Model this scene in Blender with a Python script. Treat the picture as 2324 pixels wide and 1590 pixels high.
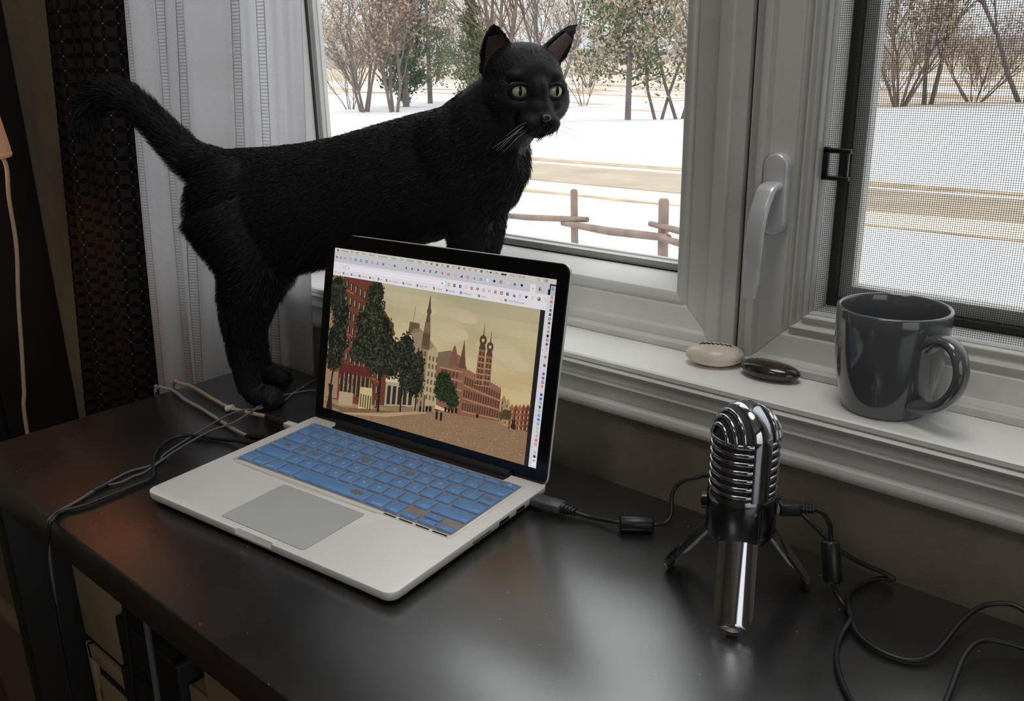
import bpy, bmesh, math, random
import numpy as np
from mathutils import Vector, Matrix

S = bpy.context.scene
COL = S.collection
for o in list(bpy.data.objects):
    bpy.data.objects.remove(o, do_unlink=True)

# ------------------------------------------------------------------ camera
cam_data = bpy.data.cameras.new('camera')
cam = bpy.data.objects.new('camera', cam_data)
COL.objects.link(cam)
cam.matrix_world = Matrix(((0.7475, -0.1954, 0.6349, 1.0314),
                           (0.6640, 0.2479, -0.7055, -0.6440),
                           (-0.0195, 0.9489, 0.3151, 0.3956),
                           (0, 0, 0, 1)))
cam_data.sensor_fit = 'HORIZONTAL'
cam_data.sensor_width = 36.0
cam_data.lens = 31.19
cam_data.clip_start = 0.01
cam_data.clip_end = 500
S.camera = cam

# ------------------------------------------------------------------ world: overcast winter sky
SKY = 0.52
world = bpy.data.worlds.new('overcast_sky')
S.world = world
world.use_nodes = True
wn = world.node_tree
wn.nodes.clear()
w_out = wn.nodes.new('ShaderNodeOutputWorld')
w_bg = wn.nodes.new('ShaderNodeBackground')
w_tc = wn.nodes.new('ShaderNodeTexCoord')
# standard overcast luminance: (1 + 2 sin elevation) times the horizon value
w_sp = wn.nodes.new('ShaderNodeSeparateXYZ')
wn.links.new(w_tc.outputs['Generated'], w_sp.inputs[0])
w_cl = wn.nodes.new('ShaderNodeClamp')
wn.links.new(w_sp.outputs['Z'], w_cl.inputs['Value'])
w_ma = wn.nodes.new('ShaderNodeMath'); w_ma.operation = 'MULTIPLY_ADD'
w_ma.inputs[1].default_value = 2.0 * SKY; w_ma.inputs[2].default_value = SKY
wn.links.new(w_cl.outputs['Result'], w_ma.inputs[0])
w_bg.inputs['Color'].default_value = (0.965, 0.985, 1.0, 1)
wn.links.new(w_ma.outputs['Value'], w_bg.inputs['Strength'])
wn.links.new(w_bg.outputs['Background'], w_out.inputs['Surface'])

# veiled winter sun, behind the house, very soft
sun_d = bpy.data.lights.new('veiled_sun', 'SUN')
sun_d.energy = 0.15
sun_d.angle = math.radians(60)
sun_d.color = (1.0, 0.97, 0.93)
sun = bpy.data.objects.new('veiled_sun', sun_d)
sun.rotation_euler = (math.radians(42), 0, math.radians(-15))
COL.objects.link(sun)

# added fill light, unseen, high in the room behind the camera
cl_d = bpy.data.lights.new('room_fill_light', 'AREA')
cl_d.shape = 'DISK'
cl_d.size = 0.5
cl_d.energy = 2.5
cl_d.color = (1.0, 0.94, 0.86)
cl = bpy.data.objects.new('room_fill_light', cl_d)
cl.location = (0.7, -1.9, 1.60)
COL.objects.link(cl)

# added top-down fill light, out of view above the desk
dl_d = bpy.data.lights.new('desk_fill_light', 'AREA')
dl_d.shape = 'DISK'
dl_d.size = 0.66
dl_d.energy = 4.5
dl_d.color = (1.0, 0.975, 0.95)
dlo = bpy.data.objects.new('desk_fill_light', dl_d)
dlo.location = (0.80, -0.30, 1.61)
COL.objects.link(dlo)

S.view_settings.view_transform = 'Standard'
S.view_settings.look = 'None'
S.view_settings.exposure = 0.78
S.view_settings.gamma = 1.0
S.view_settings.use_curve_mapping = False
try:
    S.cycles.max_bounces = 10
    S.cycles.diffuse_bounces = 5
    S.cycles.glossy_bounces = 5
    S.cycles.transparent_max_bounces = 24
    S.cycles.caustics_reflective = False
    S.cycles.caustics_refractive = False
    S.cycles.sample_clamp_indirect = 4.0
except Exception:
    pass

# ------------------------------------------------------------------ helpers
PI = math.pi
LAMP_W = 2.2
rnd = random.Random(11)

def tag(o, label=None, cat=None, group=None, kind=None):
    if label: o['label'] = label
    if cat: o['category'] = cat
    if group: o['group'] = group
    if kind: o['kind'] = kind
    return o

def empty(name, loc=(0, 0, 0), rz=0.0, parent=None):
    o = bpy.data.objects.new(name, None)
    o.empty_display_size = 0.02
    o.location = loc
    o.rotation_euler = (0, 0, rz)
    COL.objects.link(o)
    if parent: o.parent = parent
    return o

def catmull(pts, n=8, closed=False):
    P = [Vector(p) for p in pts]
    out = []
    m = len(P)
    rng = m if closed else m - 1
    for i in range(rng):
        if closed:
            p0, p1, p2, p3 = P[(i - 1) % m], P[i], P[(i + 1) % m], P[(i + 2) % m]
        else:
            p1, p2 = P[i], P[i + 1]
            p0 = P[i - 1] if i > 0 else p1 * 2 - p2
            p3 = P[i + 2] if i + 2 < m else p2 * 2 - p1
        for k in range(n):
            t = k / n
            out.append(0.5 * ((2 * p1) + (p2 - p0) * t + (2 * p0 - 5 * p1 + 4 * p2 - p3) * t * t + (3 * p1 - p0 - 3 * p2 + p3) * t ** 3))
    if not closed: out.append(P[-1].copy())
    return out

def lerp_list(vals, n):
    x = np.linspace(0, len(vals) - 1, n)
    return list(np.interp(x, range(len(vals)), vals))

class MB:
    """collects geometry of ONE part"""
    def __init__(self):
        self.v = []; self.f = []; self.c = []
    def add(self, vs, fs, col=None):
        b = len(self.v)
        self.v.extend([tuple(p) for p in vs])
        self.f.extend([tuple(i + b for i in f) for f in fs])
        if col is not None: self.c.extend([col] * len(fs))
        return self
    def box(self, x0, x1, y0, y1, z0, z1, col=None):
        vs = [(x0, y0, z0), (x1, y0, z0), (x1, y1, z0), (x0, y1, z0), (x0, y0, z1), (x1, y0, z1), (x1, y1, z1), (x0, y1, z1)]
        return self.add(vs, [(0, 3, 2, 1), (4, 5, 6, 7), (0, 1, 5, 4), (1, 2, 6, 5), (2, 3, 7, 6), (3, 0, 4, 7)], col)
    def tube(self, path, r, n=8, caps=True, closed=False, flat=1.0):
        P = [Vector(p) for p in path]
        m = len(P)
        rr = r if isinstance(r, (list, tuple)) else [r] * m
        if len(rr) != m: rr = lerp_list(rr, m)
        T = []
        for i in range(m):
            a = P[i - 1] if (i > 0 or closed) else P[i]
            b = P[(i + 1) % m] if (i < m - 1 or closed) else P[i]
            d = (b - a)
            T.append(d.normalized() if d.length > 1e-12 else Vector((0, 0, 1)))
        up = Vector((0, 0, 1)) if abs(T[0].z) < 0.9 else Vector((1, 0, 0))
        nrm = (up - T[0] * up.dot(T[0])).normalized()
        vs = []
        for i in range(m):
            if i:
                nrm = nrm - T[i] * nrm.dot(T[i])
                nrm = nrm.normalized() if nrm.length > 1e-9 else Vector((1, 0, 0))
            bi = T[i].cross(nrm)
            for k in range(n):
                a = 2 * PI * k / n
                vs.append(P[i] + nrm * (math.cos(a) * rr[i] * flat) + bi * (math.sin(a) * rr[i]))
        fs = []
        for i in range(m if closed else m - 1):
            j = (i + 1) % m
            for k in range(n):
                l = (k + 1) % n
                fs.append((i * n + k, i * n + l, j * n + l, j * n + k))
        if caps and not closed:
            fs.append(tuple(range(n - 1, -1, -1)))
            fs.append(tuple((m - 1) * n + k for k in range(n)))
        return self.add(vs, fs)
    def lathe(self, prof, n=32, c=(0, 0, 0), capb=False, capt=False):
        vs = []; fs = []
        m = len(prof)
        for (r, z) in prof:
            for k in range(n):
                a = 2 * PI * k / n
                vs.append((c[0] + r * math.cos(a), c[1] + r * math.sin(a), c[2] + z))
        for i in range(m - 1):
            for k in range(n):
                l = (k + 1) % n
                fs.append((i * n + k, i * n + l, (i + 1) * n + l, (i + 1) * n + k))
        if capb: fs.append(tuple(range(n - 1, -1, -1)))
        if capt: fs.append(tuple((m - 1) * n + k for k in range(n)))
        return self.add(vs, fs)
    def loft(self, rings, capb=True, capt=True):
        n = len(rings[0]); vs = []; fs = []
        for r in rings: vs.extend(r)
        for i in range(len(rings) - 1):
            for k in range(n):
                l = (k + 1) % n
                fs.append((i * n + k, i * n + l, (i + 1) * n + l, (i + 1) * n + k))
        if capb: fs.append(tuple(range(n - 1, -1, -1)))
        if capt: fs.append(tuple((len(rings) - 1) * n + k for k in range(n)))
        return self.add(vs, fs)
    def prism(self, poly, h0, h1, fn=None, inset=0.0):
        """poly: 2d outline (ccw); extruded from h0 to h1; fn maps (a,b,h)->xyz"""
        fn = fn or (lambda a, b, h: (a, b, h))
        n = len(poly)
        vs = [fn(a, b, h0) for a, b in poly] + [fn(a, b, h1) for a, b in poly]
        fs = [tuple(range(n - 1, -1, -1)), tuple(range(n, 2 * n))]
        fs += [(k, (k + 1) % n, n + (k + 1) % n, n + k) for k in range(n)]
        return self.add(vs, fs)
    def xf(self, M):
        self.v = [tuple(M @ Vector(p)) for p in self.v]
        return self
    def build(self, name, mat=None, parent=None, smooth=None, bevel=0.0, seg=2, colors=False):
        me = bpy.data.meshes.new(name)
        me.from_pydata(self.v, [], self.f)
        if bevel > 0:
            bm = bmesh.new(); bm.from_mesh(me)
            bmesh.ops.remove_doubles(bm, verts=bm.verts, dist=1e-7)
            es = [e for e in bm.edges if len(e.link_faces) == 2 and e.calc_face_angle(0) > math.radians(28)]
            bmesh.ops.bevel(bm, geom=es, offset=bevel, segments=seg, affect='EDGES', profile=0.5, clamp_overlap=True)
            bm.to_mesh(me); bm.free()
            if smooth is None: smooth = 50
        if smooth:
            me.polygons.foreach_set('use_smooth', [True] * len(me.polygons))
            try: me.set_sharp_from_angle(angle=math.radians(smooth))
            except Exception: pass
        if colors and self.c:
            at = me.color_attributes.new('Col', 'FLOAT_COLOR', 'CORNER')
            arr = np.ones((len(me.loops), 4), dtype=np.float32)
            k = 0
            for p, c in zip(me.polygons, self.c):
                arr[p.loop_start:p.loop_start + p.loop_total, :3] = c
            at.data.foreach_set('color', arr.ravel())
        me.validate()
        if mat: me.materials.append(mat)
        o = bpy.data.objects.new(name, me)
        COL.objects.link(o)
        if parent: o.parent = parent
        return o

def rrect(x0, x1, y0, y1, r, n=6):
    out = []
    for (cx, cy, a0) in ((x1 - r, y0 + r, -PI / 2), (x1 - r, y1 - r, 0), (x0 + r, y1 - r, PI / 2), (x0 + r, y0 + r, PI)):
        for k in range(n + 1):
            a = a0 + PI / 2 * k / n
            out.append((cx + r * math.cos(a), cy + r * math.sin(a)))
    return out

def s2l(c):
    return tuple(((x / 255) / 12.92) if x / 255 <= 0.04045 else (((x / 255) + 0.055) / 1.055) ** 2.4 for x in c)

MATS = {}
def M(name, rgb=(128, 128, 128), rough=0.5, metal=0.0, spec=0.5, var=None, bump=None, coat=0.0, ior=None, sheen=0.0, trans=0.0, obj_var=0.0):
    """principled material; rgb in sRGB 0-255; var=(scale, amount) colour noise; bump=(scale, strength)"""
    if name in MATS: return MATS[name]
    m = bpy.data.materials.new(name)
    m.use_nodes = True
    nt = m.node_tree
    b = nt.nodes['Principled BSDF']
    c = s2l(rgb)
    b.inputs['Base Color'].default_value = (*c, 1)
    b.inputs['Roughness'].default_value = rough
    b.inputs['Metallic'].default_value = metal
    b.inputs['Specular IOR Level'].default_value = spec
    if coat: b.inputs['Coat Weight'].default_value = coat; b.inputs['Coat Roughness'].default_value = 0.08
    if ior: b.inputs['IOR'].default_value = ior
    if sheen: b.inputs['Sheen Weight'].default_value = sheen
    if trans: b.inputs['Transmission Weight'].default_value = trans
    tc = None
    if var or bump:
        tc = nt.nodes.new('ShaderNodeTexCoord')
    if var:
        ns = nt.nodes.new('ShaderNodeTexNoise'); ns.inputs['Scale'].default_value = var[0]; ns.inputs['Detail'].default_value = 4
        nt.links.new(tc.outputs['Object'], ns.inputs['Vector'])
        rp = nt.nodes.new('ShaderNodeValToRGB')
        rp.color_ramp.elements[0].position = 0.3; rp.color_ramp.elements[1].position = 0.7
        rp.color_ramp.elements[0].color = (*[x * (1 - var[1]) for x in c], 1)
        rp.color_ramp.elements[1].color = (*[min(1, x * (1 + var[1])) for x in c], 1)
        nt.links.new(ns.outputs['Fac'], rp.inputs['Fac']); nt.links.new(rp.outputs['Color'], b.inputs['Base Color'])
    if bump:
        n2 = nt.nodes.new('ShaderNodeTexNoise'); n2.inputs['Scale'].default_value = bump[0]; n2.inputs['Detail'].default_value = 3
        nt.links.new(tc.outputs['Object'], n2.inputs['Vector'])
        bp = nt.nodes.new('ShaderNodeBump'); bp.inputs['Strength'].default_value = bump[1]; bp.inputs['Distance'].default_value = 0.002
        nt.links.new(n2.outputs['Fac'], bp.inputs['Height']); nt.links.new(bp.outputs['Normal'], b.inputs['Normal'])
    MATS[name] = m
    return m

def emis_attr(name, strength=1.0):
    """screen pixels: emission coloured by the mesh's own colour attribute, under a thin glossy cover"""
    if name in MATS: return MATS[name]
    m = bpy.data.materials.new(name); m.use_nodes = True
    nt = m.node_tree; b = nt.nodes['Principled BSDF']
    b.inputs['Base Color'].default_value = (0.01, 0.01, 0.01, 1); b.inputs['Roughness'].default_value = 0.15
    at = nt.nodes.new('ShaderNodeAttribute'); at.attribute_name = 'Col'
    nt.links.new(at.outputs['Color'], b.inputs['Emission Color'])
    b.inputs['Emission Strength'].default_value = strength
    MATS[name] = m
    return m

TEXTS = []
def text_mesh(items):
    """items: list of (string, size, fn(x,y)->xyz, align) ; returns MB with all glyph meshes"""
    mb = MB(); obs = []
    for s, size, fn, align in items:
        cu = bpy.data.curves.new('t', 'FONT'); cu.body = s; cu.size = size; cu.align_x = align; cu.align_y = 'CENTER'
        cu.resolution_u = 2
        o = bpy.data.objects.new('t', cu); COL.objects.link(o); obs.append((o, fn))
    bpy.context.view_layer.update()
    dg = bpy.context.evaluated_depsgraph_get()
    for o, fn in obs:
        me = o.evaluated_get(dg).to_mesh()
        mb.add([fn(v.co.x, v.co.y) for v in me.vertices], [tuple(p.vertices) for p in me.polygons])
        o.evaluated_get(dg).to_mesh_clear()
    for o, fn in obs:
        cu = o.data; bpy.data.objects.remove(o); bpy.data.curves.remove(cu)
    return mb
# ------------------------------------------------------------------ materials of the room
m_vinyl = M('window_vinyl', (206, 206, 202), 0.42, var=(14, 0.06))
m_sill = M('sill_paint', (238, 238, 235), 0.35, var=(9, 0.04))
m_trim = M('trim_paint', (212, 211, 206), 0.38, var=(8, 0.06))
m_wall = M('wall_paint', (152, 143, 122), 0.85, var=(30, 0.10), bump=(220, 0.25))
m_wall_room = M('room_paint', (150, 142, 128), 0.9)
m_floor = M('floor_boards', (70, 52, 40), 0.5, var=(6, 0.3))
m_gasket = M('rubber_gasket', (22, 22, 24), 0.6)
m_black = M('black_plastic', (20, 20, 22), 0.38)
m_dark = M('dark_void', (10, 10, 11), 0.8)

def glass_mat():
    m = bpy.data.materials.new('window_glass'); m.use_nodes = True
    nt = m.node_tree; nt.nodes.clear()
    out = nt.nodes.new('ShaderNodeOutputMaterial'); mx = nt.nodes.new('ShaderNodeMixShader')
    tr = nt.nodes.new('ShaderNodeBsdfTransparent'); gl = nt.nodes.new('ShaderNodeBsdfGlossy'); fr = nt.nodes.new('ShaderNodeLayerWeight')
    tr.inputs['Color'].default_value = (0.985, 0.99, 0.985, 1)
    gl.inputs['Roughness'].default_value = 0.0
    fr.inputs['Blend'].default_value = 0.5
    pw = nt.nodes.new('ShaderNodeMath'); pw.operation = 'POWER'; pw.inputs[1].default_value = 5.0
    ma = nt.nodes.new('ShaderNodeMath'); ma.operation = 'MULTIPLY_ADD'; ma.inputs[1].default_value = 0.6; ma.inputs[2].default_value = 0.02
    nt.links.new(fr.outputs['Facing'], pw.inputs[0]); nt.links.new(pw.outputs['Value'], ma.inputs[0])
    nt.links.new(ma.outputs['Value'], mx.inputs['Fac']); nt.links.new(tr.outputs['BSDF'], mx.inputs[1]); nt.links.new(gl.outputs['BSDF'], mx.inputs[2])
    nt.links.new(mx.outputs['Shader'], out.inputs['Surface'])
    return m
m_glass = glass_mat()

# ------------------------------------------------------------------ room shell
FL, CE = -0.74, 1.66
XL, XR, YB, YW = -1.38, 2.7, -3.2, 0.05
tag(MB().box(XL - .1, XR + .1, YB - .1, 0.20, FL - .1, FL).build('floor', m_floor), kind='structure')
fx = tag(empty('fill_light_housing', (0.80, -0.30, CE - 0.045)), 'added flat round housing of the fill light above the desk', 'lamp')  # invented housing, out of view, put round the added fill light
MB().lathe([(0.30, 0.045), (0.36, 0.045), (0.36, 0.006), (0.352, 0.0), (0.345, 0.006), (0.345, 0.03), (0.30, 0.03)], 48).build('housing_ring', M('housing_white', (230, 228, 222), .5), fx, smooth=40)
MB().lathe([(0.001, 0.030), (0.345, 0.030), (0.345, 0.034), (0.001, 0.034)], 48).build('housing_plate', M('housing_white'), fx)
tag(MB().box(XL - .1, XR + .1, YB - .1, 0.20, CE, CE + .1).build('ceiling', M('ceiling_paint', (205, 200, 190), 0.9)), kind='structure')
HX0, HX1, HZ0, HZ1 = -0.535, 1.37, 0.085, 1.335
wb = MB()
wb.box(XL - .1, HX0, YW, 0.20, FL, CE); wb.box(HX1, XR + .1, YW, 0.20, FL, CE)
wb.box(HX0, HX1, YW, 0.20, FL, HZ0); wb.box(HX0, HX1, YW, 0.20, HZ1, CE)
tag(wb.build('wall_back', m_wall), kind='structure')
tag(MB().box(XL - .1, XL, YB, YW, FL, CE).build('wall_left', m_wall), kind='structure')
# unseen opening added in the right wall to let in fill daylight
wr = MB()
wr.box(XR, XR + .1, YB, -2.6, FL, CE); wr.box(XR, XR + .1, -0.7, YW, FL, CE)
wr.box(XR, XR + .1, -2.6, -0.7, FL, -0.1); wr.box(XR, XR + .1, -2.6, -0.7, 1.35, CE)
tag(wr.build('wall_right', m_wall_room), kind='structure')
tag(MB().box(XL - .1, XR + .1, YB - .1, YB, FL, CE).build('wall_front', m_wall_room), kind='structure')

# ------------------------------------------------------------------ window units: mitred frames
def ring_sides(x0, x1, z0, z1, prof):
    """prof: (inset, Y) polyline; returns four mitred members as MBs (left, right, bottom, top)"""
    loops = [[(x0 + d, y, z0 + d), (x1 - d, y, z0 + d), (x1 - d, y, z1 - d), (x0 + d, y, z1 - d)] for d, y in prof]
    res = []
    for a, b in ((3, 0), (1, 2), (0, 1), (2, 3)):
        mb = MB()
        vs = []
        for lp in loops: vs += [lp[a], lp[b]]
        fs = [(2 * i, 2 * i + 1, 2 * i + 3, 2 * i + 2) for i in range(len(loops) - 1)]
        n = len(loops)
        fs.append(tuple(2 * i for i in range(n))); fs.append(tuple(2 * i + 1 for i in range(n - 1, -1, -1)))
        mb.add(vs, fs); res.append(mb)
    return res

def window_unit(name, x0, x1, z0, z1, prof, gask, ext, glassY, ginset, label):
    w = empty(name, ((x0 + x1) / 2, 0.1, z0))
    tag(w, label, 'window', kind='structure')
    ox, oz = (x0 + x1) / 2, z0
    def fix(o): o.location = (-ox, -0.1, -oz); return o
    for nm, mb in zip(('stile', 'stile', 'rail', 'rail'), ring_sides(x0, x1, z0, z1, prof)):
        fix(mb.build(nm, m_vinyl, w, bevel=0.0009, seg=2))
    for mb in ring_sides(x0, x1, z0, z1, gask): fix(mb.build('gasket', m_gasket, w))
    for mb in ring_sides(x0, x1, z0, z1, ext): fix(mb.build('outer_frame', m_vinyl, w))
    g = ginset
    fix(MB().box(x0 + g, x1 - g, glassY, glassY + 0.004, z0 + g, z1 - g).build('glass_pane', m_glass, w))
    return w, fix

# centre picture window
profC = [(0, .158), (0, .104), (.014, .104), (.0155, .1005), (.0290, .1005), (.0305, .105), (.052, .105), (.0535, .1075), (.0560, .1075), (.0575, .1055),
         (.0625, .1055), (.0660, .1070), (.0775, .1380), (.0775, .158), (0, .158)]
gaskC = [(.0770, .1412), (.0770, .1378), (.0792, .1380), (.0800, .1412)]
extC = [(.0770, .1462), (.0840, .1462), (.0855, .151), (.0870, .152), (.0870, .158), (.0770, .158)]
wc, fixc = window_unit('window_1', -0.117, 0.645, 0.102, 1.33, profC, gaskC, extC, 0.1410, 0.0775, 'large fixed picture window behind the black cat')
# right casement with insect screen
profR = [(0, .160), (0, .108), (.0125, .108), (.0135, .095), (.0205, .095), (.0215, .106), (.0440, .106), (.0450, .1095), (.0505, .1095), (.0515, .106), (.0535, .106),
         (.0545, .114), (.0600, .114), (.0610, .1115), (.0630, .1115), (.0640, .118), (.0640, .160), (0, .160)]
gaskR = [(.0640, .170), (.0640, .158), (.0705, .158), (.0705, .170)]
extR = [(.0640, .168), (.0820, .168), (.0835, .171), (.0835, .182), (.0640, .182)]
wr_, fixr = window_unit('window_2', 0.6475, 1.36, 0.102, 1.33, profR, gaskR, extR, 0.164, 0.066, 'right casement window with insect screen and lever handle')
# left casement, behind the curtains
wl_, fixl = window_unit('window_3', -0.53, -0.1195, 0.102, 1.33, profR, gaskR, extR, 0.164, 0.066, 'left casement window hidden behind the white curtain')

# insect screen of the right casement: real wires
SX0, SX1, SZ0, SZ1, SY = 0.7105, 1.297, 0.1655, 1.267, 0.1235
m_wire = M('screen_wire', (62, 62, 62), 0.55)
scr = MB()
pitch = 0.00178; hw = 0.00018
nx = int((SX1 - SX0) / pitch); nz = int((SZ1 - SZ0) / pitch)
for i in range(nx + 1):
    x = SX0 + i * pitch
    if x > 1.02 and i % 1 == 0 and x > 1.297: continue
    scr.add([(x - hw, SY, SZ0), (x + hw, SY, SZ0), (x + hw, SY + .0002, SZ1), (x - hw, SY + .0002, SZ1), (x, SY + .0004, SZ0), (x, SY + .0004, SZ1)], [(0, 1, 2, 3), (1, 4, 5, 2), (4, 0, 3, 5)])
for i in range(nz + 1):
    z = SZ0 + i * pitch
    scr.add([(SX0, SY - .0002, z - hw), (SX1, SY - .0002, z - hw), (SX1, SY - .0002, z + hw), (SX0, SY - .0002, z + hw), (SX0, SY + .0002, z), (SX1, SY + .0002, z)], [(0, 1, 2, 3), (3, 2, 5, 4), (4, 5, 1, 0)])
so = fixr(scr.build('insect_screen', m_wire, wr_)); so['kind'] = 'stuff'
# spline line round the screen
for mb in ring_sides(0.6475, 1.36, 0.102, 1.33, [(.0625, .124), (.0625, .119), (.0645, .1175), (.066, .119), (.066, .124)]):
    fixr(mb.build('screen_frame', M('screen_frame', (188, 188, 186), 0.4), wr_))
# black pull tab of the screen
tabm = MB()
def tabq(x, z): return (x, 0.1195, z)
zc = 0.3025
for (xa, xb, za, zb) in ((.7125, .7178, zc - .0135, zc + .0135), (.7315, .7350, zc - .0115, zc + .0105), (.7125, .7365, zc + .0085, zc + .0125), (.7125, .7365, zc - .0145, zc - .0110)):
    tabm.box(xa, xb, 0.1165, 0.1215, za, zb)
fixr(tabm.build('pull_tab', m_black, wr_, bevel=0.0008))
# lever handle on the casement frame
m_lever = M('handle_grey', (212, 213, 216), 0.30, metal=0.25, var=(40, .08))
plate = []
for k in range(25):
    a = PI * k / 24
    plate.append((0.6805 + 0.0115 * math.cos(a), 0.299 + 0.0115 * math.sin(a)))
for k in range(25):
    a = PI + PI * k / 24
    plate.append((0.6805 + 0.0115 * math.cos(a), 0.251 + 0.0115 * math.sin(a)))
hb = MB().prism(plate, 0.0935, 0.106, lambda a, b, h: (a, h, b))
ho = fixr(hb.build('handle_base', m_lever, wr_, bevel=0.002))
# lever: flat tapering blade bending outward and running down
lev = MB()
path = [(0.6805, 0.0935, 0.283), (0.6800, 0.083, 0.281), (0.6795, 0.077, 0.272), (0.6785, 0.072, 0.258), (0.6775, 0.070, 0.236), (0.6768, 0.070, 0.212), (0.6762, 0.070, 0.186)]
path = catmull(path, 6)
rings = []
for i, p in enumerate(path):
    t = i / (len(path) - 1)
    d = (path[min(i + 1, len(path) - 1)] - path[max(i - 1, 0)]).normalized()
    sx = Vector((1, 0, 0)); nn = sx.cross(d).normalized()
    w_ = 0.0086 - 0.0010 * t; h_ = 0.0036 - 0.0006 * t
    if t > .94: w_ *= .8
    ring = []
    for k in range(16):
        a = 2 * PI * k / 16
        ca, sa = math.cos(a), math.sin(a)
        ring.append(p + sx * (w_ * (abs(ca) ** .5) * (1 if ca > 0 else -1)) + nn * (h_ * (abs(sa) ** .5) * (1 if sa > 0 else -1)))
    rings.append(ring)
lev.loft(rings)
fixr(lev.build('handle_lever', m_lever, wr_, smooth=50))

# mullion cover strip between the units is part of the right unit's outer profile; narrow dark joint
tag(MB().box(0.6448, 0.6477, 0.112, 0.19, 0.10, 1.33).build('trim_1', m_dark), kind='structure')
tag(MB().box(-0.1197, -0.1168, 0.112, 0.19, 0.10, 1.33).build('trim_2', m_dark), kind='structure')

# ------------------------------------------------------------------ sill board and moulded apron
def sweep_x(prof, x0, x1):
    mb = MB(); n = len(prof)
    vs = [(x0, y, z) for y, z in prof] + [(x1, y, z) for y, z in prof]
    fs = [(i, (i + 1) % n, n + (i + 1) % n, n + i) for i in range(n)]
    fs += [tuple(range(n - 1, -1, -1)), tuple(range(n, 2 * n))]
    return mb.add(vs, fs)
sill = sweep_x([(0.128, 0.100), (0.128, 0.113), (0.0245, 0.113), (0.0225, 0.1115), (0.0225, 0.1075), (0.030, 0.1065), (0.055, 0.100)], -0.56, 1.45)
so_ = sill.build('trim_3', m_sill, smooth=30); tag(so_, 'white painted window sill board', kind='structure')
# moulding profile (Y, z) from top to bottom
mp = [(0.0275, 0.1068), (0.0225, 0.1055), (0.0205, 0.1035), (0.0215, 0.1010), (0.0250, 0.0985), (0.0275, 0.0960), (0.0285, 0.0930), (0.0275, 0.0905), (0.0245, 0.0895),
      (0.0235, 0.0880), (0.0245, 0.0855), (0.0290, 0.0815), (0.0320, 0.0770), (0.0325, 0.0735), (0.0310, 0.0710), (0.0270, 0.0700), (0.0235, 0.0685), (0.0225, 0.0655), (0.0225, 0.0605), (0.0240, 0.0585), (0.0300, 0.0580),
      (0.0495, 0.0580), (0.0495, 0.1055)]
ap = sweep_x(mp, -0.56, 1.45).build('trim_4', m_trim, smooth=40); tag(ap, 'grooved painted moulding under the window sill', kind='structure')
# stop strip between sill and window rails
tag(sweep_x([(0.093, 0.113), (0.0915, 0.115), (0.0915, 0.120), (0.095, 0.1215), (0.104, 0.1215), (0.104, 0.113)], -0.53, 1.37).build('trim_5', m_vinyl, smooth=40), kind='structure')

# ------------------------------------------------------------------ desk
def desk_mat():
    m = bpy.data.materials.new('desk_black_laminate'); m.use_nodes = True
    nt = m.node_tree; b = nt.nodes['Principled BSDF']
    tc = nt.nodes.new('ShaderNodeTexCoord')
    n1 = nt.nodes.new('ShaderNodeTexNoise'); n1.inputs['Scale'].default_value = 9; n1.inputs['Detail'].default_value = 3; n1.inputs['Roughness'].default_value = 0.5
    r1 = nt.nodes.new('ShaderNodeMapRange'); r1.inputs['From Min'].default_value = 0.3; r1.inputs['From Max'].default_value = 0.75; r1.inputs['To Min'].default_value = 0.25; r1.inputs['To Max'].default_value = 0.33
    n2 = nt.nodes.new('ShaderNodeTexNoise'); n2.inputs['Scale'].default_value = 16; n2.inputs['Detail'].default_value = 2
    rp = nt.nodes.new('ShaderNodeValToRGB')
    rp.color_ramp.elements[0].position = 0.35; rp.color_ramp.elements[0].color = (0.0085, 0.008, 0.0085, 1)
    rp.color_ramp.elements[1].position = 0.75; rp.color_ramp.elements[1].color = (0.0125, 0.012, 0.0125, 1)
    n3 = nt.nodes.new('ShaderNodeTexNoise'); n3.inputs['Scale'].default_value = 500; n3.inputs['Detail'].default_value = 2
    bp = nt.nodes.new('ShaderNodeBump'); bp.inputs['Strength'].default_value = 0.05; bp.inputs['Distance'].default_value = 0.0004
    # dust specks
    vo = nt.nodes.new('ShaderNodeTexVoronoi'); vo.inputs['Scale'].default_value = 55
    lt = nt.nodes.new('ShaderNodeMath'); lt.operation = 'LESS_THAN'; lt.inputs[1].default_value = 0.035
    mx = nt.nodes.new('ShaderNodeMixRGB'); mx.inputs['Color2'].default_value = (0.30, 0.29, 0.28, 1)
    for n in (n1, n2, n3, vo): nt.links.new(tc.outputs['Object'], n.inputs['Vector'])
    nt.links.new(n1.outputs['Fac'], r1.inputs['Value']); nt.links.new(r1.outputs['Result'], b.inputs['Roughness'])
    nt.links.new(n2.outputs['Fac'], rp.inputs['Fac'])
    nt.links.new(vo.outputs['Distance'], lt.inputs[0]); nt.links.new(lt.outputs['Value'], mx.inputs['Fac'])
    nt.links.new(rp.outputs['Color'], mx.inputs['Color1']); nt.links.new(mx.outputs['Color'], b.inputs['Base Color'])
    nt.links.new(n3.outputs['Fac'], bp.inputs['Height']); nt.links.new(bp.outputs['Normal'], b.inputs['Normal'])
    b.inputs['IOR'].default_value = 2.7
    return m
m_desk = desk_mat()
desk = tag(empty('desk', (0.95, -0.195, FL)), 'long black desk with worn glossy top against the window wall', 'desk')
def dl(o): o.location = (-0.95, 0.195, -FL); return o
dl(MB().box(0.0, 1.9, -0.389, 0.0, -0.036, 0.0).build('desk_top', m_desk, desk, bevel=0.0015))
m_deskleg = M('desk_leg_black', (22, 20, 20), 0.5)
dl(MB().box(0.004, 0.036, -0.375, -0.02, FL, -0.036).build('side_panel', m_deskleg, desk, bevel=0.001))
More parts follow.
